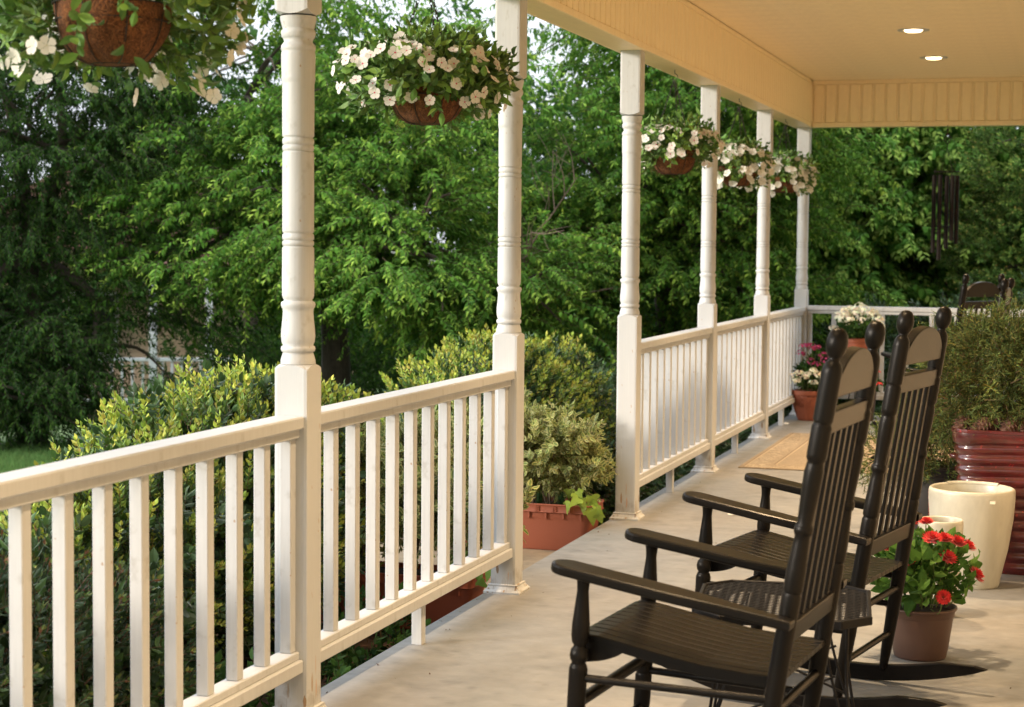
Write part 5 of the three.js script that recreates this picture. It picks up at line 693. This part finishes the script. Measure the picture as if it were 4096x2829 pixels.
// second row
tree('tall tree standing farther back on the left', [-9.6, -1.2, -24.5], 3.2, 0.25, [{ c: [0, 3.4, 0], r: [2.6, 1.5, 2.0] }, { c: [-2.0, 4.4, 0], r: [2.0, 1.5, 1.8] }, { c: [2.2, 3.8, 0], r: [2.0, 1.3, 1.6] }, { c: [0.3, 5.6, 0], r: [2.8, 1.2, 2.0] }], coarse, 700, openOpt, M.leaf, 460);
tree('tall tree standing farther back behind the second post', [-4.2, -1.2, -25.5], 3.2, 0.25, [{ c: [0, 3.1, 0], r: [2.4, 1.6, 2.0] }, { c: [-1.8, 4.6, 0], r: [1.8, 1.2, 1.6] }, { c: [1.9, 3.6, 0], r: [2.0, 1.6, 1.8] }, { c: [0.5, 1.2, 0.4], r: [2.6, 1.6, 1.6] }], coarse, 1500, openOpt, M.leaf, 470);
tree('tall tree standing farther back beyond the corner post', [0.6, -1.2, -27.0], 3.2, 0.25, [{ c: [0, 3.4, 0], r: [2.6, 2.0, 2.0] }, { c: [-2.0, 2.6, 0], r: [1.8, 1.8, 1.6] }, { c: [2.0, 3.0, 0], r: [2.0, 2.0, 1.8] }, { c: [0.0, 1.0, 0.4], r: [3.0, 1.6, 1.6] }], coarse, 1700, openOpt, M.leaf, 480);
// undergrowth and far wood that read as one dark mass
{ const lobes = [], r = rngOf(490); for (let k = 0; k < 26; k++) { const t = k / 25, a = -0.62 + t * 0.66, D = 27 + r() * 8; lobes.push({ c: [2.43 + Math.sin(a) * D, -1.2 + r() * 1.0, -Math.cos(a) * D], r: [1.9, 1.3 + r() * 0.9, 1.2] }); } const hole = p => { const az = Math.atan2(p.x - 2.43, -p.z); return !(az > -0.56 && az < -0.46); };
  const [m, t] = overLobes(lobes, 5200, 491, { inner: 0.5, up: 0.2, jitter: 0.6, size: [0.8, 1.3], tint: 0.3, keep: hole }); const im = scatter('far_wood', scene, coarse[0], M.leaf, m, t); im.userData = { kind: 'stuff', label: 'dark mass of undergrowth and wood behind the trees', category: 'wood' }; }
{ const lobes = [], r = rngOf(495); for (let k = 0; k < 22; k++) { const t = k / 21, a = -0.47 + t * 0.42, D = 18.5 + r() * 3; lobes.push({ c: [2.43 + Math.sin(a) * D, -0.35 + r() * 0.3, -Math.cos(a) * D], r: [0.9, 0.75 + r() * 0.4, 0.7] }); }
  const [m, t] = overLobes(lobes, 5200, 496, { inner: 0.45, up: 0.3, jitter: 0.6, size: [0.9, 1.4], tint: 0.35 }); const im = scatter('undergrowth', scene, fineLeaf[1], M.leaf, m, t); im.userData = { kind: 'stuff', label: 'dark undergrowth below the trees', category: 'undergrowth' }; }
// bare grey twigs that stick out of the crowns
{ const o = thing('dead_branch', 'bare grey branch in front of the leaves between the second and third posts', 'branch', [-2.55, 0.4, -15.4]); const r = rngOf(61); const grow = (p, d, L, rad, lev) => { const e = p.clone().addScaledVector(d, L), mid = p.clone().lerp(e, 0.5).add(ball(r).multiplyScalar(L * 0.08)); part(lev ? 'twig' : 'limb', tube([p, mid, e], rad, rad * 0.45, 5), M.twig, o); if (lev < 3) for (let i = 0; i < 4 - (lev > 1 ? 1 : 0); i++) grow(p.clone().lerp(e, 0.35 + i * 0.2), d.clone().add(ball(r).multiplyScalar(0.75)).add(V(0, -0.1, 0)).normalize(), L * (0.45 + r() * 0.25), rad * 0.5, lev + 1); }; grow(V(0, 0, 0), V(0.25, 0.95, 0.2).normalize(), 1.25, 0.02, 0); grow(V(0.05, -0.5, -0.1), V(0.1, 1, 0), 0.62, 0.024, 3); }

// ================================================================ NEIGHBOUR'S HOUSE behind the trees on the left
{
  const D = 34, a = -0.512; const cx = 2.43 + Math.sin(a) * D, cz = -Math.cos(a) * D, o = thing('neighbour_house', 'tan house with white porch railing glimpsed through the trees on the left', 'house', [cx, -1.84, cz], 0.45);
  const tan = std({ color: lin(0.5, 0.38, 0.27), roughness: 0.8 }), roof = std({ color: lin(0.12, 0.06, 0.045), roughness: 0.9 });
  part('foundation', cbox(9, 0.5, 6.2, 0.02), M.sand, o, [0, 0.02, -3.4]);
  for (let k = 0; k < 18; k++) part('siding_board', cbox(8.4, 0.15, 0.04, 0.012), tan, o, [0, 0.35 + k * 0.155, -1.98]);
  part('wall', cbox(8.36, 3.0, 5.6, 0.02), tan, o, [0, 1.6, -4.82]);
  part('roof', (() => { const s = new THREE.Shape(); s.moveTo(-4.8, 0); s.lineTo(4.8, 0); s.lineTo(0, 2.6); s.closePath(); const g = extrude(s, 6.6, 0.02); return boxUV(g); })(), roof, o, [0, 3.12, -8]);
  part('porch_roof', cbox(8.6, 0.14, 2.4, 0.02), roof, o, [0, 2.95, -0.8]);
  for (const x of [-2.2, 0.1, 1.15, 3.4]) part('porch_post', cbox(0.15, 2.62, 0.15, 0.01), M.paint, o, [x, 1.58, 0.1]);
  for (const [x0, x1] of [[-2.2, 0.1], [0.1, 1.15], [1.15, 3.4]]) { part('handrail', cbox(x1 - x0 - 0.15, 0.07, 0.1, 0.01), M.paint, o, [(x0 + x1) / 2, 1.18, 0.1]); part('bottom_rail', cbox(x1 - x0 - 0.15, 0.06, 0.08, 0.01), M.paint, o, [(x0 + x1) / 2, 0.42, 0.1]); const n = Math.round((x1 - x0) / 0.19); for (let k = 1; k < n; k++) part('baluster', cbox(0.05, 0.71, 0.05, 0.006), M.paint, o, [x0 + (x1 - x0) * k / n, 0.8, 0.1]); }
  for (const x of [-1.2, 2.2]) { const w = part('window', cbox(1.0, 1.3, 0.06, 0.01), M.paint, o, [x, 1.75, -1.93]); part('pane', cbox(0.84, 1.14, 0.02, 0.004), M.steel, w, [0, 0, 0.028]); }
}

// ================================================================ LAWN GRASS
{ const out = { p: [], c: [] }, r = rngOf(500); for (let k = 0; k < 9; k++) { const m = new THREE.Matrix4().makeRotationY(r() * 6.28).multiply(new THREE.Matrix4().makeRotationX(r() * 0.7)); m.setPosition((r() - 0.5) * 0.05, 0, (r() - 0.5) * 0.05); leafTris(out, m, 0.045 + r() * 0.03, 0.005, { fold: 0.1, droop: 0.6, col: [0.11, 0.19 + r() * 0.05, 0.065], fine: false }); } const g = geoOf(out), ms = [], ts = [];
  while (ms.length < 26000) { const az = -0.62 + r() * 0.5, D = 8.5 + r() * 9, x = 2.43 + Math.sin(az) * D, z = -Math.cos(az) * D; if (x > -2.1 || (Math.abs(z + 8.98) < 1.05 && x > -6.2)) continue; ms.push(placeDir(V(x, groundY(x, z) - 0.004, z), V(0, 1, 0), r() * 6.28, 0.7 + r() * 0.7)); const b = 0.75 + r() * 0.5; ts.push(lin(b * (0.9 + r() * 0.25), b, b * 0.9)); }
  const im = scatter('lawn_grass', scene, g, M.leaf, ms, ts); im.userData = { kind: 'stuff', label: 'short green lawn grass beyond the shrubs', category: 'grass' }; }

// dry leaf crumbs blown along the slab edge and under the chairs
{ const out = { p: [], c: [] }; leafTris(out, new THREE.Matrix4().makeRotationX(Math.PI / 2 - 0.1), 0.014, 0.007, { fold: 0.5, droop: 0.5, col: [0.12, 0.07, 0.035], fine: false }); const g = geoOf(out), r = rngOf(600), ms = [], ts = []; for (let k = 0; k < 190; k++) { const e = r() < 0.55, x = e ? -0.07 + r() * r() * 0.5 : r() * 2.6, z = -4 - r() * 12.3; ms.push(placeDir(V(x, 0.002, z), V(0, 1, 0), r() * 6.28, 0.3 + r() * r() * 1.1)); const b = 0.4 + r() * 0.9; ts.push(lin(b, b * (0.8 + r() * 0.4), b)); }
  const im = scatter('leaf_litter', scene, g, M.leaf, ms, ts); im.userData = { kind: 'stuff', label: 'dry leaf crumbs scattered on the porch floor', category: 'litter' }; }

renderer.render(scene, camera);
